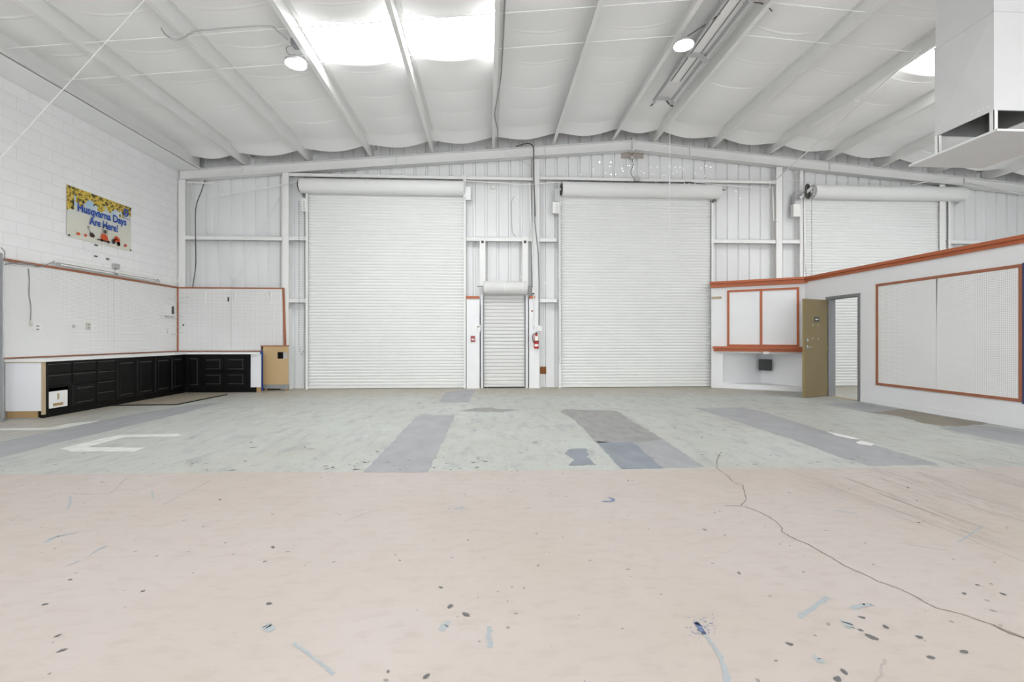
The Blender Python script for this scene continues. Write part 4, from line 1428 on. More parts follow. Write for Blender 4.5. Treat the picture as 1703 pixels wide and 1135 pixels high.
# ================================================================ things on the left wall
# banner
by0, by1 = atX(110, 350, XL)[1], atX(217, 380, XL)[1]
bz0, bz1 = 3.13, 4.07
nU, nV = 24, 14
vs = []; fs = []; uvs = []
for j in range(nV + 1):
    for i in range(nU + 1):
        u, v = i / nU, j / nV
        dx = .012 + .012 * max(0, sin(u * 5 + v * 4)) * u * (1 - u) * 4 * v * (1 - v) * 4
        vs.append((XL + dx, by0 + (by1 - by0) * u, bz0 + (bz1 - bz0) * v + .03 * (1 - u) * 0))
for j in range(nV):
    for i in range(nU):
        a = j * (nU + 1) + i
        fs.append((a, a + 1, a + nU + 2, a + nU + 1))
bn = thing('banner', 'printed vinyl banner with blue lettering and autumn leaves on the block wall', 'banner', (XL + .01, (by0 + by1) / 2, bz0))
vin = MB().add(vs, fs).build('vinyl_sheet', 'banner', bn, smooth=True)
uvl = vin.data.uv_layers.new(name='UVMap')
off = wloc(bn)
for lp in vin.data.loops:
    co = vin.data.vertices[lp.vertex_index].co + off
    uvl.data[lp.index].uv = ((co.y - by0) / (by1 - by0), (co.z - bz0) / (bz1 - bz0))
W_, H_ = by1 - by0, bz1 - bz0


def bp(u, v, d=.03):
    return Vector((XL + d, by0 + W_ * u, bz0 + H_ * v))


text_mesh('lettering', 'Husqvarna Days', .205, 'ink_blue', bn, bp(.135, .555), (0, 1, 0), (0, 0, 1), .006, W_ * .765)
text_mesh('lettering', 'Are Here!', .205, 'ink_blue', bn, bp(.30, .355), (0, 1, 0), (0, 0, 1), .006, W_ * .455)
text_mesh('small_lettering', 'Husqvarna', .05, 'ink_blue', bn, bp(.825, .695), (0, 1, 0), (0, 0, 1), 0.0, W_ * .14)
# emblem: open shield with three prongs over a notched bar
mb = MB()
lo = [(.862, .90), (.858, .84), (.87, .785), (.895, .755), (.92, .785), (.932, .84), (.928, .90)]
for (a, b) in zip(lo[:-1], lo[1:]):
    mb.beam(bp(*a), bp(*b), .004, .02, (1, 0, 0)) if False else mb.beam(bp(*a), bp(*b), .02, .004, (1, 0, 0))
for u in (.868, .895, .922):
    mb.beam(bp(u, .885), bp(u, .935), .022, .004, (1, 0, 0))
for (a, b) in (((.88, .80), (.88, .86)), ((.91, .80), (.91, .86)), ((.88, .83), (.91, .83))):
    mb.beam(bp(*a), bp(*b), .014, .004, (1, 0, 0))
mb.build('emblem', 'ink_blue', bn)


def flat(nm, m, polys):
    mb = MB()
    for poly in polys:
        mb.add([bp(u, v, .030) for u, v in poly], [tuple(range(len(poly)))])
    mb.build(nm, m, bn)


def rect(u0, u1, v0, v1): return [(u0, v0), (u1, v0), (u1, v1), (u0, v1)]


def oval(u, v, ru, rv): return [(u + ru * cos(k * pi / 5), v + rv * sin(k * pi / 5)) for k in range(10)]


flat('printed_mower', 'ink_orange', [[(.47, .10), (.60, .10), (.58, .20), (.55, .235), (.50, .235), (.48, .19)]])
flat('printed_mower_deck', 'ink_dark', [rect(.42, .62, .075, .10), oval(.49, .085, .018, .03), oval(.595, .085, .018, .03), rect(.505, .512, .235, .41), rect(.578, .585, .235, .41), rect(.505, .585, .40, .41), rect(.525, .565, .25, .32)])
flat('printed_tractor', 'ink_orange', [[(.68, .13), (.78, .13), (.79, .2), (.75, .255), (.70, .25)], rect(.74, .79, .08, .14)])
flat('printed_tractor_wheel', 'ink_dark', [oval(.68, .125, .03, .055), oval(.765, .10, .028, .05), rect(.70, .74, .17, .2)])
flat('printed_push_mower', 'ink_dark', [[(.305, .12), (.37, .10), (.385, .15), (.35, .195), (.31, .185)], [(.27, .30), (.278, .30), (.325, .19), (.317, .19)], [(.27, .30), (.32, .295), (.32, .288), (.27, .293)]])
flat('printed_tools', 'ink_orange', [oval(.145, .10, .026, .03), oval(.245, .105, .022, .03), [(.86, .08), (.905, .08), (.91, .12), (.875, .15)], oval(.335, .115, .015, .02)])
for (u, v) in ((.02, .03), (.98, .03), (.02, .975), (.98, .975)):
    p = bp(u, v)
    MB().lathe((XL + .02, p.y, p.z), [(.016, 0), (.016, .012)], 10, 'x').build('grommet', 'gear', bn)
# small dark clips and ghost marks on the blocks under the banner
for (x, y, lab) in ((159, 408, 'small dark clip on the block wall, just under the banner'), (158.5, 426.5, 'small dark clip on the block wall, below the first clip'), (178, 431, 'small dark clip on the block wall, right of the other two')):
    p = atX(x, y, XL)
    tag(MB().box((XL + .001, p.y - .03, p.z - .012), (XL + .02, p.y + .03, p.z + .012)).build('wall_clip', 'gear'), lab, 'clip')
# strip light fixtures above the pegboard
for (xa, ya_, xb2, yb2, lab) in ((92, 447, 188, 464, 'near white strip light fixture above the block wall pegboard'), (190, 462, 259, 476, 'far white strip light fixture above the block wall pegboard')):
    a = atX(xa, ya_, XL + .06); b = atX(xb2, yb2, XL + .06)
    zf = 2.60
    t = thing('strip_light', lab, 'light', (XL + .06, (a.y + b.y) / 2, zf), 'strip lights')
    MB().prism([(XL + .001, a.y, zf), (XL + .10, a.y, zf + .01), (XL + .075, a.y, zf + .07), (XL + .001, a.y, zf + .09)], (0, b.y - a.y, 0)).build('housing', 'plastic', t)
    MB().tube([(XL + .09, a.y + .05, zf - .018), (XL + .09, b.y - .05, zf - .018)], .014, 10).build('tube_lamp', 'laminate', t)
    for y in (a.y + .02, b.y - .05):
        MB().box((XL + .07, y, zf - .036), (XL + .11, y + .03, zf + .01)).build('end_cap', 'galv', t)
p = atX(189, 454, XL)
t = tag(MB().box((XL + .001, p.y - .05, 2.70), (XL + .07, p.y + .07, 2.80)).build('junction_box', 'galv'), 'grey junction box between the two strip lights', 'junction box')
# cables along the top of that pegboard
mb = MB(); mb.tube(smooth_path([atX(8, 440, XL + .04), atX(20, 438, XL + .05), atX(45, 438, XL + .04), atX(65, 444, XL + .04), atX(88, 436, XL + .04), atX(96, 433, XL + .04), atX(140, 441, XL + .03), atX(189, 451, XL + .03), atX(258, 463, XL + .03), atX(264, 473, XL + .05)]), .008, 6)
tag(mb.build('power_cable', 'cable_grey'), 'grey power cable draped along the pegboard top to the strip lights', 'cable')
mb = MB(); mb.tube(smooth_path([atX(2, 412, XL + .1), atX(8, 420, XL + .08), atX(9, 432, XL + .06), atX(30, 440, XL + .07), atX(60, 441, XL + .05)]), .007, 6)
tag(mb.build('power_cable', 'cable_grey'), 'loose grey cable looping over the grey post top', 'cable')
mb = MB(); mb.tube(smooth_path([atX(47, 447, XL + .03), atX(49, 465, XL + .03), atX(48.5, 490, XL + .03), atX(51.5, 510, XL + .03), atX(51, 533, XL + .03)]), .007, 6)
p = atX(51, 536, XL + .03)
t = thing('hanging_cord', 'short cord with plug hanging down the block wall pegboard', 'cord', p)
mb.build('cord', 'cable_grey', t)
MB().lathe((p.x, p.y, p.z - .03), [(.012, -.03), (.02, -.02), (.02, .03), (.01, .045)], 10).build('plug', 'ivory', t)


def plate(x, y, w, h, m, lab, X=XL + .021, cat='outlet', marks=True):
    p = atX(x, y, X)
    t = thing('wall_plate', lab, cat, (X, p.y, p.z - h / 2), 'outlets on pegboard')
    MB().box((X, p.y - w / 2, p.z - h / 2), (X + .012, p.y + w / 2, p.z + h / 2)).build('cover', m, t)
    if marks:
        for s_ in (-1, 1):
            MB().box((X + .012, p.y - w * .18, p.z + s_ * h * .22 - .012), (X + .014, p.y + w * .18, p.z + s_ * h * .22 + .012)).build('socket', 'cable_grey', t)


plate(61.5, 545.5, .14, .13, 'plastic', 'square white outlet beside the hanging cord')
plate(146.5, 543, .09, .135, 'ivory', 'ivory outlet in the middle of the block wall pegboard')
plate(122.5, 543, .05, .05, 'galv', 'small round grey fitting left of the ivory outlet', marks=False)
plate(267, 528, .075, .115, 'plastic', 'white switch plate left of the clear holder near the corner')
plate(275.5, 531, .06, .09, 'plastic', 'smaller white plate directly below the clear holder near the corner', marks=False)
plate(277.5, 551, .07, .115, 'plastic', 'lowest white plate on pegboard near the corner')
# clear document holder near the corner
p0, p1 = atX(273, 507, XL + .02), atX(286, 526, XL + .02)
t = thing('document_holder', 'small pale wall holder with a black tag near the pegboard corner', 'holder', (XL + .03, (p0.y + p1.y) / 2, p1.z))
MB().box((XL + .021, p0.y, p1.z), (XL + .026, p1.y, p0.z)).build('back_plate', 'laminate', t)
MB().box((XL + .021, p0.y, p1.z - .03), (XL + .08, p1.y, p1.z)).build('tray', 'galv', t)
MB().box((XL + .021, p1.y - .02, p1.z + .05), (XL + .03, p1.y + .06, p0.z - .02)).build('black_tag', 'vent', t)
# wire hooks around the corner
for k, (pa, pb, lab) in enumerate((((279, 496, 304, 505), (315, 494, 304, 499), 'upper wire hooks in the pegboard corner'), ((290, 520, 295, 528), (303, 527, 295, 529), 'middle wire hooks in the pegboard corner'), ((289, 542, 296, 551), (304, 553, 296, 549), 'lower wire hooks in the pegboard corner'))):
    t = thing('wire_hook', lab, 'hook', atX(pa[0], pa[1], XL + .03), 'wire hooks')
    a = atX(pa[0], pa[1], XL + .022); b = a + Vector((.25, .35, -.10))
    mb = MB(); mb.tube(smooth_path([a, a.lerp(b, .5) + Vector((0, 0, -.02)), b]), .005, 6); mb.build('wire', 'galv', t)
    a = atY(pb[0], pb[1], D - .035); b = a + Vector((-.18, -.3, -.05))
    mb = MB(); mb.tube(smooth_path([a, a.lerp(b, .5) + Vector((0, 0, -.02)), b]), .005, 6); mb.build('wire', 'galv', t)
# shelf brackets on the back pegboard
for (px, py, lab) in ((342, 486, 'leftmost white shelf bracket on the corner pegboard'), (392.5, 485, 'middle white shelf bracket on the corner pegboard'), (451, 487, 'rightmost white shelf bracket on the corner pegboard')):
    p = atY(px, py, D - .04)
    t = thing('shelf_bracket', lab, 'bracket', (p.x, D - .05, p.z - .3), 'shelf brackets')
    mb = MB(); mb.box((p.x - .012, D - .045, p.z - .28), (p.x + .012, D - .031, p.z + .02)); mb.build('upright', 'laminate', t)
    mb = MB(); mb.box((p.x - .010, D - .34, p.z - .0), (p.x + .010, D - .046, p.z + .018)); mb.build('arm', 'laminate', t)
    mb = MB(); mb.beam((p.x, D - .27, p.z), (p.x, D - .045, p.z - .2), .008, .014); mb.build('brace', 'laminate', t)
p = atY(380, 498, D - .031)
tag(MB().box((p.x - .02, D - .036, p.z - .055), (p.x + .015, D - .031, p.z + .055)).build('black_sticker', 'vent'), 'small black sticker beside the middle shelf bracket', 'sticker')
p = atY(305, 541, D - .031)
tag(MB().lathe((p.x, D - .04, p.z), [(.02, 0), (.02, .009)], 10, 'y').build('round_hook', 'gear'), 'small dark round hook on the corner pegboard', 'hook')

# ================================================================ centre bay details
# fire extinguisher
c = atY(892, 568, D - .12)
t = thing('fire_extinguisher', 'red fire extinguisher hung on the wall right of the small shutter', 'extinguisher', (c.x, D - .12, c.z - .2))
MB().lathe((c.x, D - .12, c.z - .19), [(.03, 0), (.058, .012), (.062, .04), (.062, .28), (.052, .32), (.028, .345), (.026, .37)], 20).build('cylinder', 'red', t, smooth=True)
MB().lathe((c.x, D - .12, c.z + .18), [(.026, 0), (.026, .03), (.015, .035), (.015, .05)], 12).build('valve', 'gear', t)
mb = MB(); mb.beam((c.x - .01, D - .12, c.z + .225), (c.x + .09, D - .14, c.z + .25), .02, .012); mb.beam((c.x, D - .12, c.z + .205), (c.x + .08, D - .14, c.z + .20), .018, .01); mb.build('lever', 'gear', t)
mb = MB(); mb.tube(smooth_path([(c.x - .02, D - .13, c.z + .2), (c.x - .09, D - .14, c.z + .16), (c.x - .095, D - .15, c.z + .04), (c.x - .068, D - .16, c.z - .04)]), .011, 8); mb.build('hose', 'cable', t)
mb = MB()
for (z0_, z1_, mm, nm) in ((.02, .13, 'paper', 'upper_label'), (-.13, -.07, 'paper', 'lower_label')):
    mb = MB(); n = 8; R_ = .0635
    vs = []
    for k in range(n + 1):
        g_ = -pi / 2 + (k / n - .5) * 1.8
        vs += [(c.x + R_ * cos(g_), D - .12 + R_ * sin(g_), c.z + z0_), (c.x + R_ * cos(g_), D - .12 + R_ * sin(g_), c.z + z1_)]
    mb.add(vs, [(2 * k, 2 * k + 2, 2 * k + 3, 2 * k + 1) for k in range(n)]).build(nm, mm, t)
MB().box((c.x - .02, D - .06, c.z - .1), (c.x + .02, D - .041, c.z + .12)).build('wall_bracket', 'gear', t)
MB().lathe((c.x, D - .12, c.z - .01), [(.064, 0), (.064, .02)], 20).build('strap', 'gear', t)
# red pull station
c = atY(786.5, 564, D - .05)
t = thing('fire_alarm_pull', 'small red fire alarm pull station left of the small shutter', 'fire alarm', (c.x, D - .05, c.z - .07))
MB().box((c.x - .055, D - .07, c.z - .075), (c.x + .055, D - .041, c.z + .075)).build('housing', 'red_dull', t)
MB().box((c.x - .035, D - .08, c.z - .03), (c.x + .035, D - .071, c.z + .005)).build('pull_bar', 'paper', t)
# notice sign
c = atY(795.5, 546.5, D - .05)
t = thing('notice_sign', 'small white notice sign above the red alarm pull', 'sign', (c.x, D - .05, c.z - .08))
MB().box((c.x - .085, D - .05, c.z - .075), (c.x + .075, D - .041, c.z + .085)).build('board', 'plastic', t)
for q in ((-.01, .03, .055, .065), ):
    MB().box((c.x - .03, D - .052, c.z + .03), (c.x + .03, D - .05, c.z + .05)).build('printed_line', 'vent', t)
MB().box((c.x - .035, D - .052, c.z - .04), (c.x - .025, D - .05, c.z + .02)).build('printed_line', 'cable_grey', t)
MB().box((c.x + .06, D - .053, c.z - .075), (c.x + .072, D - .05, c.z + .1)).build('dark_edge', 'vent', t)
# boxes and conduits by the extinguisher
c = atY(897.5, 547, D - .05)
t = tag(MB().box((c.x - .055, D - .09, c.z - .06), (c.x + .055, D - .001, c.z + .06)).build('electrical_box', 'plastic'), 'white electrical box just above the fire extinguisher', 'electrical box')
mb = MB(); mb.tube([atY(896.5, 541, D - .06), atY(896.5, 470, D - .06), atY(895, 420, D - .06), atY(889.5, 370, D - .06), atY(889, 330, D - .06)], .014, 8)
tag(mb.build('conduit', 'frame_grey'), 'grey conduit rising from the box above the extinguisher', 'conduit')
mb = MB(); mb.tube(smooth_path([atY(890, 360, D - .08), atY(888, 300, D - .08), atY(887.5, 262, D - .08), atY(887, 245, D - .10), atY(880, 239, D - .10), atY(870, 240, D - .08), atY(858, 244, D - .05)]), .014, 8)
tag(mb.build('black_cable', 'cable'), 'dark cable hooking over the rafter at the middle column', 'cable')
mb = MB(); mb.tube([atY(880.5, 304, D - .07), atY(883, 360, D - .07), atY(886, 430, D - .07), atY(887.5, 485, D - .07), atY(887, 545, D - .07)], .013, 8)
t = thing('water_pipe', 'thin white vertical pipe left of the middle column', 'pipe', atY(887, 545, D - .07))
mb.build('pipe', 'steel', t)
p = atY(886.5, 484, D - .07); MB().lathe((p.x, p.y, p.z - .06), [(.028, 0), (.028, .12)], 10).build('coupling', 'plastic', t)
p = atY(887, 488.5, D - .07); MB().lathe((p.x, p.y, p.z - .02), [(.022, 0), (.022, .03)], 10).build('valve_ring', 'dark', t)
c = atY(904, 617, D + .1)
tag(MB().box((c.x - .08, YW - .012, c.z - .09), (c.x + .08, YW - .002, c.z + .10)).build('rust_plate', 'rust'), 'square rusty brown plate low on the wall right of the extinguisher', 'plate')
c = atY(885, 524, D - .05)
t = thing('thermometer_strip', 'small faded notice strip above the fire extinguisher', 'notice', (c.x, D - .045, c.z - .15))
MB().box((c.x - .025, D - .046, c.z - .12), (c.x + .025, D - .041, c.z + .14)).build('strip', 'laminate', t)
MB().box((c.x - .025, D - .048, c.z + .08), (c.x + .025, D - .046, c.z + .12)).build('red_mark', 'red_dull', t)
c = atY(888, 545, D - .05)
tag(MB().box((c.x - .02, D - .055, c.z - .04), (c.x + .02, D - .041, c.z + .04)).build('toggle_switch', 'galv'), 'tiny grey switch left of the white electrical box', 'switch')
# round alarm device high on the wall
c = atY(820, 312, YW - .03)
t = thing('wall_alarm', 'small round alarm device high above the small shutter', 'alarm', (c.x, c.y, c.z - .1))
MB().lathe((c.x, YW - .07, c.z), [(.03, 0), (.055, .02), (.06, .06)], 16, 'y').build('dome', 'plastic', t)
MB().box((c.x - .04, YW - .03, c.z - .12), (c.x + .04, YW - .005, c.z - .06)).build('base', 'plastic', t)
# wire from alarm area
mb = MB(); mb.tube(smooth_path([atY(856, 327, YW - .02), atY(851, 335, YW - .02), atY(850.5, 360, YW - .02), atY(852, 385, YW - .02), atY(858, 393, YW - .04)]), .006, 6)
tag(mb.build('wall_wire', 'cable_grey'), 'thin wire curving down the ribbed wall above the small shutter', 'wire')
# thin sprinkler-like pipe above
mb = MB(); mb.tube([atY(772, 301, D - .08), atY(830, 304, D - .08), atY(862, 307, D - .08), atY(887, 306.5, D - .08), atY(930, 303, D - .08)], .012, 8)
tag(mb.build('conduit', 'steel'), 'thin white conduit running between the two large shutter rolls', 'conduit')
# ridge device on a brown plate
c = atY(1052, 257, YW - .02)
a, b = atY(1033, 251, YW - .01), atY(1070, 264, YW - .01)
tag(MB().box((a.x, YW - .02, b.z), (b.x, YW - .005, a.z)).build('ridge_plate', 'rust_pale'), 'pale brown plate on the wall under the roof ridge', 'plate')
c = atY(1051, 262, D + .1)
t = thing('ridge_box', 'small grey junction box hanging under the roof ridge with its wire', 'junction box', (c.x, c.y, c.z - .05))
MB().box((c.x - .04, c.y - .02, c.z - .05), (c.x + .04, c.y + .04, c.z + .05)).build('box', 'galv', t)
mb = MB(); mb.tube(smooth_path([(c.x, c.y, c.z + .05), atY(1051, 254, D + .1), atY(1050, 230, D + .1)]), .01, 6); mb.tube(smooth_path([(c.x, c.y, c.z - .05), atY(1053, 275, D + .1), atY(1049, 288, D + .05), atY(1056, 298, D - .02)]), .008, 6)
mb.build('wire', 'cable', t)
c = atY(1059, 298.5, D - .03)
tag(MB().box((c.x - .07, D - .09, c.z - .055), (c.x + .07, D - .001, c.z + .055)).build('conduit_box', 'galv'), 'grey conduit box on the girt above the second large shutter', 'junction box')
mb = MB(); mb.tube(smooth_path([atY(1140, 301, D - .04), atY(1195, 307, D - .06), atY(1270, 313.5, D - .08), atY(1278, 313.5, D - .1), atY(1283, 311, D - .15)]), .013, 8)
tag(mb.build('conduit', 'steel'), 'thin white pipe sloping from the second shutter roll to the next column', 'conduit')
mb = MB(); mb.tube([atY(1284.5, 311, D - .06), atY(1287, 367, D - .06), atY(1293, 368, D - .005)], .013, 8)
tag(mb.build('conduit', 'steel'), 'short white vertical pipe left of the column by the third shutter', 'conduit')
# left bay: angle pipe and black cable and braces
mb = MB(); mb.tube([atY(352, 450, D - .03) if False else atY(352.5, 388, D - .02), atY(352, 329, D - .02), atY(480, 306, D - .06), atY(500, 300, D - .06)], .013, 8)
tag(mb.build('conduit', 'steel'), 'white angled conduit rising to the first large shutter roll', 'conduit')
mb = MB(); mb.tube(smooth_path([atY(341, 300, D + .03), atY(335, 318, D + .02), atY(326, 345, D - .02), atY(325, 390, D - .02), atY(325.5, 440, D + .02), atY(320, 480, D - .02)]), .011, 6)
tag(mb.build('black_cable', 'cable'), 'dark cable hanging in the bay above the corner pegboard', 'cable')
mb = MB(); mb.tube([atY(306, 312, YW - .04), atY(392, 470, YW - .04)], .007, 6)
tag(mb.build('brace_rod', 'steel'), 'thin white brace rod falling right in the bay above the corner pegboard', 'rod')
mb = MB(); mb.tube([atY(468, 322, YW - .06), atY(390, 472, YW - .06)], .007, 6)
tag(mb.build('brace_rod', 'steel'), 'thin white brace rod falling left in the bay above the corner pegboard', 'rod')
mb = MB(); mb.beam(atY(312, 303, D), atY(356, 306, D), .02, .03)
tag(mb.build('angle_brace', 'steel'), 'short white angle bar at the top of the corner column', 'bar')
p = atY(297.5, 466.5, D - .01)
tag(MB().box((p.x - .03, D - .025, p.z - .05), (p.x + .03, D - .001, p.z + .05)).build('column_switch', 'plastic'), 'tiny white box on the corner column above the pegboard', 'switch')

# ================================================================ roof things
def high_bay(px, py, zdrop, purlin_x, label, cable_pts=None):
    z = zb(purlin_x) - zdrop
    c = atZ(px, py, z)
    t = thing('high_bay_lamp', label, 'lamp', (c.x, c.y, c.z), 'high bay lamps')
    MB().lathe((c.x, c.y, c.z), [(.165, .002), (.17, .02), (.165, .045), (.12, .06), (.08, .11), (.05, .12)], 28).build('housing', 'galv', t, smooth=True)
    mb = MB(); n = 28
    mb.add([(c.x + .158 * cos(2 * pi * k / n), c.y + .158 * sin(2 * pi * k / n), c.z - .004) for k in range(n)] + [(c.x, c.y, c.z - .02)], [(k, (k + 1) % n, n) for k in range(n)])
    mb.build('lens', 'led', t)
    mb = MB(); mb.tube([(c.x, c.y, c.z + .12), (purlin_x + (-.03 if c.x < purlin_x else .0), c.y, zb(purlin_x) - .001)], .006, 6); mb.build('hook', 'galv', t)
    return t, c


t, c = high_bay(492, 107, .16, PXL[4], 'round glowing high bay lamp left of the two ceiling skylights')
p = atZ(481, 73, zb(PXL[4]))
MB().box((PXL[4] - .16, c.y + .02 - .3, zb(PXL[4]) + .0), (PXL[4] - .09, c.y - .12, zb(PXL[4]) + .09)).build('driver_box', 'post_grey', t)
mb = MB(); mb.tube(smooth_path([(c.x, c.y, c.z + .12), (c.x - .1, c.y - .05, c.z + .14), (c.x - .08, c.y - .15, c.z + .18), (PXL[4] - .12, c.y - .2, zb(PXL[4]) + .02)]), .006, 6); mb.build('cord', 'cable_grey', t)
t, c2 = high_bay(1137, 76, .20, PXL[0], 'round glowing high bay lamp near the roof ridge')
mb = MB(); mb.tube(smooth_path([(c2.x, c2.y, c2.z + .12), (c2.x + .3, c2.y - .25, zb(RX) - .02), (c2.x + .55, c2.y - .55, zb(RX) + .05), (PXR[0] - .05, c2.y - .62, zb(PXR[0]) + .1), (PXR[0] + .15, c2.y - .62, zb(PXR[0]) - .02)]), .009, 6)
mb.build('cord', 'cable', t)


# sag rods strung between purlins
def sag_rod(y_of_x, label, xs):
    mb = MB()
    mb.tube([(x, y_of_x(x), zb(x) + .055) for x in xs], .009, 6)
    tag(mb.build('sag_rod', 'steel'), label, 'rod', 'roof sag rods')


xsL = [EAVE] + PXL[::-1]
sag_rod(lambda x: 7.76 - .03 * (x + 1.4), 'far thin tie rod strung through the purlins left of the ridge', xsL)
sag_rod(lambda x: 6.92 - .03 * (x + 1.4), 'near thin tie rod strung through the purlins left of the ridge', xsL)
sag_rod(lambda x: 7.55 - .035 * (x - 4), 'far thin tie rod strung through the purlins right of the ridge', PXR)
sag_rod(lambda x: 6.80 - .035 * (x - 4), 'near thin tie rod strung through the purlins right of the ridge', PXR)
# diagonal bracing rods
mb = MB(); a = atX(-60, 330, XL + .15); b = atZ(262, -24, zb(-3.6) - .05)
mb.tube([a, b], .007, 8)
tag(mb.build('bracing_rod', 'steel'), 'long diagonal bracing rod crossing the upper left of the roof', 'rod')
mb = MB(); a = atY(1275, 313, D - .1); b = atZ(1530, 84, zb(7.36) - .02)
mb.tube([a, b], .013, 8)
tag(mb.build('bracing_rod', 'steel'), 'long diagonal bracing rod rising from the column by the third shutter', 'rod')
# pipe above the third shutter
mb = MB(); mb.tube([atY(1503, 311, D - .05), atY(1560, 298, D - .05), atY(1578, 296, D - .03)], .012, 8); mb.tube([atY(1610, 303, D - .05), atY(1703, 324, D - .05)], .014, 8)
tag(mb.build('conduit', 'steel'), 'thin white pipes above the right end of the third shutter', 'conduit')
mb = MB(); mb.tube([atY(1301, 300, D - .01), atY(1600, 305, D - .01)], .005, 6)
tag(mb.build('guy_wire', 'steel'), 'taut thin wire above the third shutter roll', 'wire')
# conduit on ceiling at the left with a loop
zc_ = zb(-4.45)
mb = MB(); mb.tube(smooth_path([atZ(268, 47, zc_ - .02), atZ(278, 60, zc_ - .03), atZ(296, 66, zc_ - .03), atZ(318, 55, zc_ - .02), atZ(330, 51, zc_ + .0), atZ(440, 43, zb(-3.4)), atZ(462, 52, zb(-3.2)), atZ(478, 66, zb(-3.0))]), .011, 8)
t = tag(mb.build('ceiling_conduit', 'galv'), 'grey conduit looping round a purlin toward the left lamp', 'conduit')
# conduits along the purlin above the small shutter
xq = PXL[2] + .03
mb = MB(); mb.tube(smooth_path([(xq + .04, 6.3, zb(xq) + .03), (xq + .04, 8.3, zb(xq) + .03), (xq - .02, 9.2, zb(xq) - .015), (xq - .06, 9.9, zb(xq) - .01), (xq + .02, 10.6, zb(xq) - .015), (xq + .04, 11.5, zb(xq) - .015)]), .012, 8)
tag(mb.build('ceiling_conduit', 'cable_grey'), 'dark cable clipped along the purlin above the small shutter', 'conduit')
mb = MB(); mb.tube(smooth_path([atY(822, 232, D - .15), atY(832, 245, D - .12), atY(850, 258, D - .1), atY(872, 268, D - .05), atY(888, 282, D - .05)]), .006, 6)
tag(mb.build('guy_wire', 'steel'), 'thin slack wire from purlin to the middle column top', 'wire')
# pull cord under the ridge
a = atZ(1114, 158, zb(RX) + .05)
mb = MB(); mb.tube([(a.x, a.y, a.z), (a.x, a.y, atY(1114, 390, a.y)[2])], .005, 6)
tag(mb.build('pull_cord', 'steel'), 'thin white cord hanging from the ridge vent', 'cord')
# ridge vent between the two ridge purlins
y1_ = a.y
t = thing('ridge_vent', 'long open ridge vent channel between the two ridge purlins', 'vent', (RX, 6, zb(RX)))
zv = zb(RX) - .06
for x in (RX - .19, RX + .19):
    MB().box((x - .012, 2.0, zv - .02), (x + .012, y1_ + .10, zv + .06)).build('side_rail', 'galv', t)
for x in (RX - .08, RX + .10):
    MB().box((x - .006, 2.0, zv + .055), (x + .006, y1_ - .6, zv + .075)).build('inner_rail', 'cable_grey', t)
MB().box((RX - .18, 2.0, zv + .075), (RX + .18, y1_ - .55, zv + .085)).build('damper_tray', 'vinyl', t)
for k in range(5):
    y = y1_ - k * 1.5
    mb = MB()
    mb.prism([(RX - .24, y, zv - .05), (RX - .12, y, zv + .07), (RX + .12, y, zv + .07), (RX + .24, y, zv - .05), (RX + .20, y, zv - .05), (RX + .105, y, zv + .05), (RX - .105, y, zv + .05), (RX - .20, y, zv - .05)], (0, .11, 0))
    mb.build('cross_bracket', 'galv', t)
for sx_ in (-1, 1):
    mb = MB()
    mb.prism([(RX + sx_ * .255, y1_ + .10, zv - .07), (RX + sx_ * .12, y1_ + .10, zv + .07), (RX + sx_ * .09, y1_ + .10, zv + .07), (RX + sx_ * .19, y1_ + .10, zv - .05)], (0, .05, 0))
    mb.build('dark_end_flap', 'vent', t)

# ---- the hanging duct outlet at upper right
Yn = 5.2
cn = atY(1653, 183, Yn)               # near left bottom corner
x0 = cn.x; zbt = cn.z
Yf_ = 5.2 * (1653 - 812) / (1549 - 812)
Sd = Yf_ - Yn
t = thing('air_duct_outlet', 'large white square duct outlet hanging from the roof with a flat deflector plate', 'duct', (x0 + Sd / 2, Yn + Sd / 2, 3.7))
ztop_d = zb(x0) + .12
zse = atX(1549, 85, x0)[2]
th = .012
for nm, A_, B_ in (('side_sheet', (x0, Yn, zbt), (x0 + th, Yf_, zse)), ('side_sheet', (x0 + Sd - th, Yn, zbt), (x0 + Sd, Yf_, zse)), ('front_sheet', (x0 + th, Yn, zbt), (x0 + Sd - th, Yn + th, zse)), ('rear_sheet', (x0 + th, Yf_ - th, zbt), (x0 + Sd - th, Yf_, zse))):
    MB().box(A_, B_).build(nm, 'duct', t)
e_ = .004
for nm, A_, B_ in (('shaded_lining', (x0 + th, Yn + th, zbt + .03), (x0 + th + .003, Yf_ - th, zse)), ('shaded_lining', (x0 + Sd - th - .003, Yn + th, zbt + .004), (x0 + Sd - th, Yf_ - th, zse)), ('shaded_lining', (x0 + th, Yf_ - th - .003, zbt + .004), (x0 + Sd - th, Yf_ - th, zse))):
    MB().box(A_, B_).build(nm, 'duct_shade', t)  # inside faces coloured dark to stand in for shade
MB().box((x0 + .006, Yn + .006, zse), (x0 + Sd - .006, Yf_ - .006, ztop_d)).build('upper_section', 'duct', t)
mb = MB()
for k in range(2):
    z = zse - .012
mb.box((x0 - .008, Yn - .008, zse - .012), (x0 + Sd + .008, Yn + .006, zse + .012)).box((x0 - .008, Yf_ - .006, zse - .012), (x0 + Sd + .008, Yf_ + .008, zse + .012)).box((x0 - .008, Yn, zse - .012), (x0 + .006, Yf_, zse + .012)).box((x0 + Sd - .006, Yn, zse - .012), (x0 + Sd + .008, Yf_, zse + .012))
mb.build('joint_band', 'duct', t)
mb = MB()
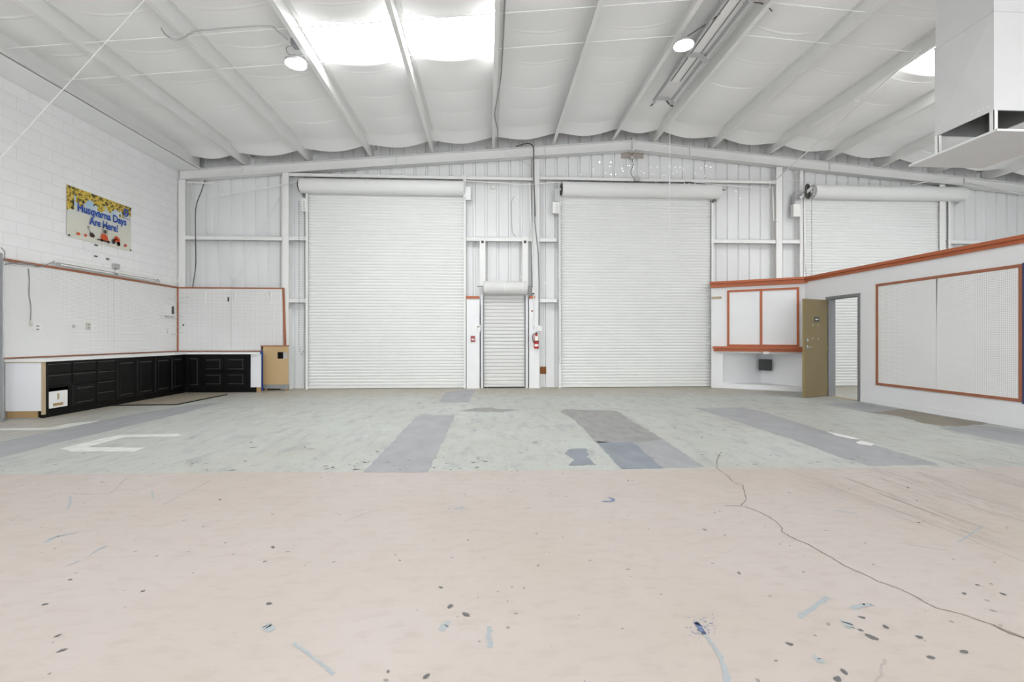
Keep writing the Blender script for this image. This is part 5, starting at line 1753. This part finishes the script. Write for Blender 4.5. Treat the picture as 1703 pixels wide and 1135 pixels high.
mb.box((x0 - .006, Yn - .006, zbt), (x0 + Sd + .006, Yn, zbt + .03)).box((x0 - .006, Yf_, zbt), (x0 + Sd + .006, Yf_ + .006, zbt + .03)).box((x0 - .006, Yn, zbt), (x0, Yf_, zbt + .03)).box((x0 + Sd, Yn, zbt), (x0 + Sd + .006, Yf_, zbt + .03))
mb.build('hem', 'duct', t)
for nm, P4, ap in (('cross_break', [(x0, Yn, zbt + .03), (x0, Yf_, zbt + .03), (x0, Yf_, zse - .012), (x0, Yn, zse - .012)], (x0 - .022, (Yn + Yf_) / 2, (zbt + zse) / 2)),
                   ('cross_break', [(x0, Yn, zbt + .03), (x0 + Sd, Yn, zbt + .03), (x0 + Sd, Yn, zse - .012), (x0, Yn, zse - .012)], (x0 + Sd / 2, Yn - .022, (zbt + zse) / 2))):
    MB().add(P4 + [ap], [(0, 1, 4), (1, 2, 4), (2, 3, 4), (3, 0, 4)]).build(nm, 'duct', t)
ov = .19
xpl, ypl0, ypl1 = x0 - ov, Yn - ov, Yf_ + ov
zpl = atY(1655, 216, ypl0)[2]
MB().box((xpl, ypl0, zpl - .012), (x0 + Sd + ov, ypl1, zpl)).build('deflector_plate', 'duct', t)
mb = MB(); mb.box((xpl, ypl0, zpl), (xpl + .006, ypl1, zpl + .015)).box((xpl, ypl0, zpl), (x0 + Sd + ov, ypl0 + .006, zpl + .015)); mb.build('plate_lip', 'laminate', t)
for (x, y) in ((x0, Yn), (x0, Yf_ - .05), (x0 + Sd - .05, Yn), (x0 + Sd - .05, Yf_ - .05)):
    mb = MB(); mb.box((x, y, zpl), (x + .05, y + .006, zbt + .001)).box((x, y, zpl), (x + .006, y + .05, zbt + .001)); mb.build('corner_post', 'laminate', t)
mb = MB()
for k in range(7):
    y = Yn + .05 + k * .03 + R.uniform(-.008, .008)
    w_ = R.uniform(.008, .02)
    mb.box((x0 - .002, y, zbt + .06 + .004 * k * 0 + R.uniform(0, .012)), (x0 + .0, y + w_, zbt + .06 + R.uniform(.018, .035)))
mb.build('scratch_glint', 'laminate', t)  # scratches, their bright glint painted in as white
print('blocks', nb, 'objects', len(bpy.data.objects))
